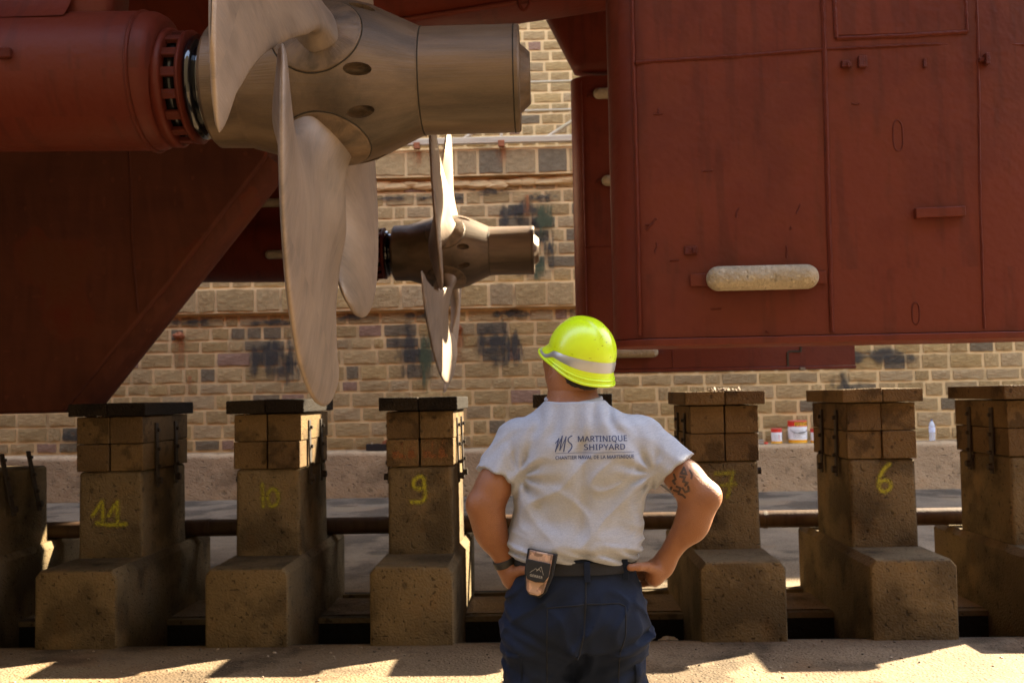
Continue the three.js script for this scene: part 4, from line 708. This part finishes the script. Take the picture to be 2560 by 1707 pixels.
{
  const bodyParts = [
    nets((x, y, z) => smin(headField(x, y, z), neckField(x, y, z), .03), [-.17, 1.36, -.16], [.17, 1.75, .12], .0042),
    nets((x, y, z) => smin(armField(-1, x, y, z), handField(-1, x, y, z), .012), [-.34, .915, -.12], [-.10, 1.45, .13], .0044),
    nets((x, y, z) => smin(armField(1, x, y, z), handField(1, x, y, z), .012), [.11, .915, -.12], [.42, 1.45, .13], .0044),
    nets((x, y, z) => cap(x, y, z, [0, 1.05, 0], [0, 1.33, 0], .09, .10), [-.12, .92, -.12], [.12, 1.46, .12], .012),
  ];
  add('body', mergeGeometries(bodyParts), MP.skin, man);
  add('hair', nets((x, y, z) => { const [f, u, l] = hd(x, y, z); return Math.max(smin(ellip(f, u, l, [-.004, .01, 0], [.0915, .1005, .076]), neckField(x, y, z) - .0015, .03), f + .020, -.050 - u + .25 * f + .012 * vnoise(x * 60, y * 60, z * 60)) - .0025 * vnoise(x * 90, y * 90, z * 90); }, [-.13, 1.48, -.15], [.13, 1.75, .12], .004), MP.hair, man);
  const shirt = add('t_shirt', nets(shirtField, [-.30, 1.0, -.16], [.36, 1.53, .17], .0044), MP.shirt, man, 'heather grey t-shirt with blue print across the back');
  // print on the back
  const c = document.createElement('canvas'); c.width = 1024; c.height = 384; const g = c.getContext('2d'); g.fillStyle = '#000'; g.fillRect(0, 0, 1024, 384); g.fillStyle = g.strokeStyle = '#fff'; g.lineCap = 'round'; g.lineJoin = 'round';
  const pen = (w, f) => { g.lineWidth = w; g.beginPath(); f(); g.stroke(); };
  pen(9, () => { g.moveTo(20, 130); g.lineTo(66, 74); }); pen(15, () => { g.moveTo(64, 72); g.lineTo(18, 232); }); pen(10, () => { g.moveTo(20, 225); g.lineTo(112, 40); }); pen(15, () => { g.moveTo(108, 44); g.lineTo(74, 215); }); pen(9, () => { g.moveTo(76, 215); g.lineTo(160, 48); }); pen(15, () => { g.moveTo(156, 50); g.lineTo(122, 232); });
  pen(14, () => { g.moveTo(232, 42); g.bezierCurveTo(170, 60, 170, 110, 205, 130); g.bezierCurveTo(250, 160, 225, 205, 180, 240); });
  g.font = '92px sans-serif'; g.textBaseline = 'alphabetic';
  const fit = (t, x, y, w, px) => { g.font = `${px}px sans-serif`; g.save(); g.translate(x, y); g.scale(w / g.measureText(t).width, 1); g.fillText(t, 0, 0); g.lineWidth = 2; g.strokeText(t, 0, 0); g.restore(); };
  fit('MARTINIQUE', 296, 118, 640, 96); fit('SHIPYARD', 376, 220, 530, 96); g.fillRect(16, 252, 1000, 5); fit('CHANTIER NAVAL DE LA MARTINIQUE', 14, 330, 1000, 58);
  const im = g.getImageData(0, 0, 1024, 384).data;
  const al = gtex(1024, (u, v) => im[(Math.min(383, Math.floor((1 - v) * 384)) * 1024 + Math.min(1023, Math.floor(u * 1024))) * 4] / 255 * .92, 384);
  al.wrapS = al.wrapT = THREE.ClampToEdgeWrapping;
  const pg = gridGeo(70, 30, (u, v) => { const x = lerp(-.067, .155, u), y = lerp(1.312, 1.396, v) - (x - .04) * .0; return [x, y, zOn(shirtField, x, y) + .0016]; });
  const pr = add('back_print', pg, mat({ color: col(.035, .05, .13), alphaMap: al, transparent: true, roughness: .9 }), shirt, 'dark blue shipyard lettering printed on the shirt');
  // collar and sleeve hems
  const ring = []; for (let i = 0; i < 36; i++) { const a = i / 36 * 2 * Math.PI; ring.push(V(-.007 + .077 * Math.cos(a), 1.477 - .007 * Math.sin(a) + .010 * Math.abs(Math.cos(a)), -.006 + .072 * Math.sin(a))); }
  add('collar', new THREE.TubeGeometry(new THREE.CatmullRomCurve3(ring, true), 90, .008, 8, true), MP.shirt, shirt);
  const tr = add('trousers', nets(trouserField, [-.30, .04, -.18], [.28, 1.06, .19], .0056), MP.navy, man, 'navy blue work trousers with stitched seat panel');
  const S = (p, r) => add('stitched_seam', seamOn(trouserField, p, r), MP.navySeam, tr);
  S([[.012, 1.0], [.010, .94], [.004, .86], [-.01, .80], [-.022, .775]], .0022);
  S([[-.098, .76], [-.097, .85], [-.094, .925], [0, .934], [.006, .935]]); S([[.006, .935], [.1, .934], [.118, .925], [.116, .85], [.10, .80], [.095, .70]]); S([[-.098, .76], [-.10, .69]]);
  S([[-.17, .80], [-.185, .79]]);
  // back pockets, cargo pockets
  for (const [x0, x1, y0, y1] of [[-.215, -.165, .70, .80], [.14, .188, .66, .76]]) add('cargo_pocket', gridGeo(10, 12, (u, v) => { const x = lerp(x0, x1, u), y = lerp(y0, y1, v), e = Math.min(u, 1 - u, v, 1 - v) < .01 ? -.004 : .006; return [x, y, zOn(trouserField, x, y) + e]; }), MP.navy, tr);
  // belt with loops
  const per = (y, off) => { const a = sknots(pA, y) + off, b = sknots(pB, y) + off, P = []; for (let i = 0; i < 120; i++) { const t = i / 120 * 2 * Math.PI, cc = Math.cos(t), ss = Math.sin(t); P.push([-.016 + a * Math.sign(cc) * Math.pow(Math.abs(cc), 2 / 2.3), y, .005 + b * Math.sign(ss) * Math.pow(Math.abs(ss), 2 / 2.3)]); } return P; };
  const rows = [[1.008, .002], [1.010, .0065], [1.040, .0055], [1.042, .001]].map(([y, o]) => per(y, o));
  add('belt', gridGeo(120, 3, (u, v) => rows[Math.round(v * 3)][Math.round(u * 120) % 120], false), MP.belt, man);
  for (const [x, rz] of [[.016, 0], [.122, .05], [-.10, -.05]]) { const z = zOn(trouserField, x, 1.02); const q = add('belt_loop', box(.017, .055, .006, .002), MP.navy, tr); q.position.set(x, 1.018, .005 + (sknots(pB, 1.02) + .008) * Math.pow(Math.max(0, 1 - Math.pow(Math.abs((x + .016) / (sknots(pA, 1.02) + .008)), 2.3)), 1 / 2.3)); q.rotation.y = -x * 2; q.rotation.z = rz; }
  // rubber wristband
  const wp = V(...J.wL).lerp(V(...J.eL), .06), wd = V(...J.eL).sub(V(...J.wL)).normalize(); const wb = new THREE.LatheGeometry([[.031, -.011], [.0345, -.009], [.0345, .009], [.031, .011]].map(p => new THREE.Vector2(...p)), 40).applyQuaternion(new THREE.Quaternion().setFromUnitVectors(V(0, 1, 0), wd)).translate(wp.x, wp.y, wp.z);
  add('wristband', wb, MP.rubber, man, 'black rubber wristband on the left wrist');
  // tattoo on the right upper arm
  const tc = document.createElement('canvas'); tc.width = tc.height = 256; const t = tc.getContext('2d'); t.fillStyle = '#000'; t.fillRect(0, 0, 256, 256); t.strokeStyle = t.fillStyle = '#fff'; t.lineWidth = 17; t.lineCap = 'round';
  for (const p of [[[150, 20], [120, 60], [165, 66], [150, 20]], [[110, 84], [150, 90], [135, 120], [170, 130], [150, 150]], [[60, 70], [72, 104], [50, 120], [66, 140]], [[80, 160], [112, 170], [100, 200], [60, 190]], [[130, 170], [150, 200], [180, 190], [176, 160]], [[96, 214], [130, 222], [150, 240]], [[200, 40], [214, 70], [206, 96]], [[40, 170], [30, 200], [52, 222]]]) { t.beginPath(); p.forEach((q, i) => i ? t.lineTo(...q) : t.moveTo(...q)); t.stroke(); }
  const ti = t.getImageData(0, 0, 256, 256).data, ta = gtex(256, (u, v) => ti[(Math.min(255, Math.floor((1 - v) * 256)) * 256 + Math.floor(u * 256)) * 4] / 255 * .75); ta.wrapS = ta.wrapT = THREE.ClampToEdgeWrapping;
  const af = (x, y, z) => armField(1, x, y, z);
  add('tattoo', gridGeo(24, 24, (u, v) => { const x = lerp(.245, .325, u), y = lerp(1.205, 1.30, v); return [x, y, zOn(af, x, y) + .0012]; }), mat({ color: col(.03, .022, .018), alphaMap: ta, transparent: true, roughness: .6 }), man, 'dark curled tattoo above the right elbow');
  for (const s of [-1, 1]) { const sh = nets((x, y, z) => { let d = cap(x, y, z, [-.016 + s * .13, .05, .03], [-.016 + s * .145, .04, -.16], .048, .042); d = smin(d, cap(x, y, z, [-.016 + s * .13, .05, .02], [-.016 + s * .13, .14, .01], .05, .055), .03); return Math.max(d, .001 - y); }, [-.30, -.01, -.24], [.28, .22, .11], .008); add('boot', sh, MP.rubber, man); }
}
// ---------------------------------------------------------------- hard hat
{
  const h = thing('hard_hat', 'bright yellow hard hat with silver reflective band on the head of the man', 'hard hat', [.085, 0, -2.94]);
  const F = V(-.64, .30, -.71).normalize(), U = V(0, 1, 0).addScaledVector(F, -F.y).normalize(), L = U.clone().cross(F), O = V(.021, 1.622, -.012);
  const A = .107, B = .092, H = .099;
  const P = (th, v, off = 0) => {
    const c = Math.cos(th), s = Math.sin(th); let y, rho, extra = 0;
    if (v <= .6) { const ps = v / .6 * Math.PI / 2; y = H * Math.cos(ps); rho = Math.pow(Math.sin(ps), .92); const l = B * rho * s; extra = .0045 * smooth(.026, .019, Math.abs(l)) * smooth(1.0, .8, rho * Math.abs(c)) * (c < 0 || 1) ; }
    else { const t = (v - .6) / .4, back = smooth(.35, -.9, c), front = smooth(.25, 1, c); y = -t * (.042 + .028 * back - .018 * front); rho = 1 + t * t * (.03 + .045 * back) + front * .25 * Math.pow(t, .8) - .02 * Math.sin(Math.PI * t) * back; }
    const q = O.clone().addScaledVector(F, A * rho * c).addScaledVector(L, B * rho * s).addScaledVector(U, y + extra);
    if (off) { const nrm = V(0, 0, 0).addScaledVector(F, c / A).addScaledVector(L, s / B).normalize(); q.addScaledVector(nrm, off).addScaledVector(U, v < .6 ? off * .5 : 0); }
    return q.toArray();
  };
  const dirt = tex(512, (u, v) => { const k = .9 + .14 * tfbm(u, v, 8, 4, 111), s1 = smooth(.70, .76, tfbm(u, v, 48, 3, 112)) * smooth(.075, .02, Math.hypot((u - .47), (v - .40) * .7)), s2 = smooth(.80, .85, tfbm(u, v, 60, 2, 113)) * .6; const s = clamp(s1 + s2 * smooth(.55, .7, tfbm(u, v, 5, 3, 114))); return [k * (1 - .8 * s), k * (1 - .88 * s), k * (1 - .6 * s)]; });
  const ym = pmat({ color: col(.56, .80, .005), map: dirt, roughness: .32, clearcoat: .5, clearcoatRoughness: .18 }), silver = mat({ color: col(.42, .45, .5), roughness: .34, metalness: .6 });
  add('shell', gridGeo(96, 60, (u, v) => P(u * 2 * Math.PI, Math.max(v, .004)), true), ym, h);
  const rim = []; for (let i = 0; i < 90; i++) rim.push(V(...P(i / 90 * 2 * Math.PI, 1))); add('rim', new THREE.TubeGeometry(new THREE.CatmullRomCurve3(rim, true), 180, .0042, 8, true), ym, h);
  const tb = th => { const f = smooth(.15, .62, Math.cos(th)); return [lerp(.06, .70, f), lerp(.50, .97, f)]; };
  add('reflective_band', gridGeo(140, 4, (u, v) => { const th = u * 2 * Math.PI, [a, b] = tb(th); return P(th, .6 + .4 * lerp(a, b, v), v === 0 || v === 1 ? .0004 : .0022); }, true), silver, h);
  const bead = []; for (let i = 0; i <= 40; i++) { const th = lerp(R(70), R(290), i / 40); bead.push(P(th, .6 + .4 * .80, .0008)); } add('bead', tube(bead, .0028, 100, 8), ym, h);
}
// ---------------------------------------------------------------- tool pouch on the belt
{
  const p = thing('tool_pouch', 'tan and black tool pouch hanging on the belt of the man', 'pouch', [.085 - .112, 1.018, -2.94 + .128]);
  p.rotation.set(R(-4), R(-14), R(-11));
  const sh = (k) => new THREE.Shape([[-.034 * k, .056], [.034 * k, .056], [.032 * k, .0], [.022 * k, -.045], [.012 * k, -.056 - .003 * (k - 1) * 10], [-.014 * k, -.056 - .003 * (k - 1) * 10], [-.024 * k, -.043], [-.033 * k, .0]].map(q => new THREE.Vector2(...q)));
  const camo = tex(128, (u, v) => { const a = tfbm(u, v, 4, 3, 121), b = tfbm(u, v, 6, 3, 122), d = smooth(.5, .56, a), e = smooth(.56, .6, b); return [lerp(.36, .16, d) + .1 * e, lerp(.24, .10, d) + .05 * e, lerp(.17, .07, d) + .04 * e]; }); camo.repeat.set(9, 9);
  add('binding', new THREE.ExtrudeGeometry(sh(1.12), { depth: .016, bevelEnabled: true, bevelSize: .003, bevelThickness: .003, bevelSegments: 3 }), MP.belt, p);
  add('front_panel', at(new THREE.ExtrudeGeometry(sh(.84), { depth: .012, bevelEnabled: true, bevelSize: .004, bevelThickness: .004, bevelSegments: 3 }), 0, -.002, .014), mat({ map: camo, roughness: .85 }), p);
  const t = labelTex(256, 256, (g, w) => { g.fillStyle = '#101012'; g.fillRect(0, 0, w, w); g.strokeStyle = '#8a867e'; g.fillStyle = '#8a867e'; g.lineWidth = 5; g.beginPath(); g.moveTo(50, 150); g.lineTo(110, 92); g.lineTo(128, 108); g.lineTo(168, 60); g.lineTo(208, 150); g.moveTo(120, 120); g.lineTo(150, 92); g.lineTo(176, 120); g.stroke(); g.font = 'bold 40px sans-serif'; g.textAlign = 'center'; g.fillText('GERBER', 128, 192); });
  const fl = new THREE.Shape([[-.031, .032], [.031, .032], [.031, .0], [.022, -.016], [0, -.02], [-.022, -.016], [-.031, .0]].map(q => new THREE.Vector2(...q))); const fg = new THREE.ExtrudeGeometry(fl, { depth: .006, bevelEnabled: true, bevelSize: .002, bevelThickness: .002, bevelSegments: 2 });
  { const a = fg.attributes.position, uv = fg.attributes.uv; for (let i = 0; i < a.count; i++) uv.setXY(i, .5 + a.getX(i) / .062, .5 + (a.getY(i) - .006) / .06); }
  add('flap', at(fg, 0, 0, .030), mat({ map: t, roughness: .8 }), p);
}

renderer.render(scene, camera);
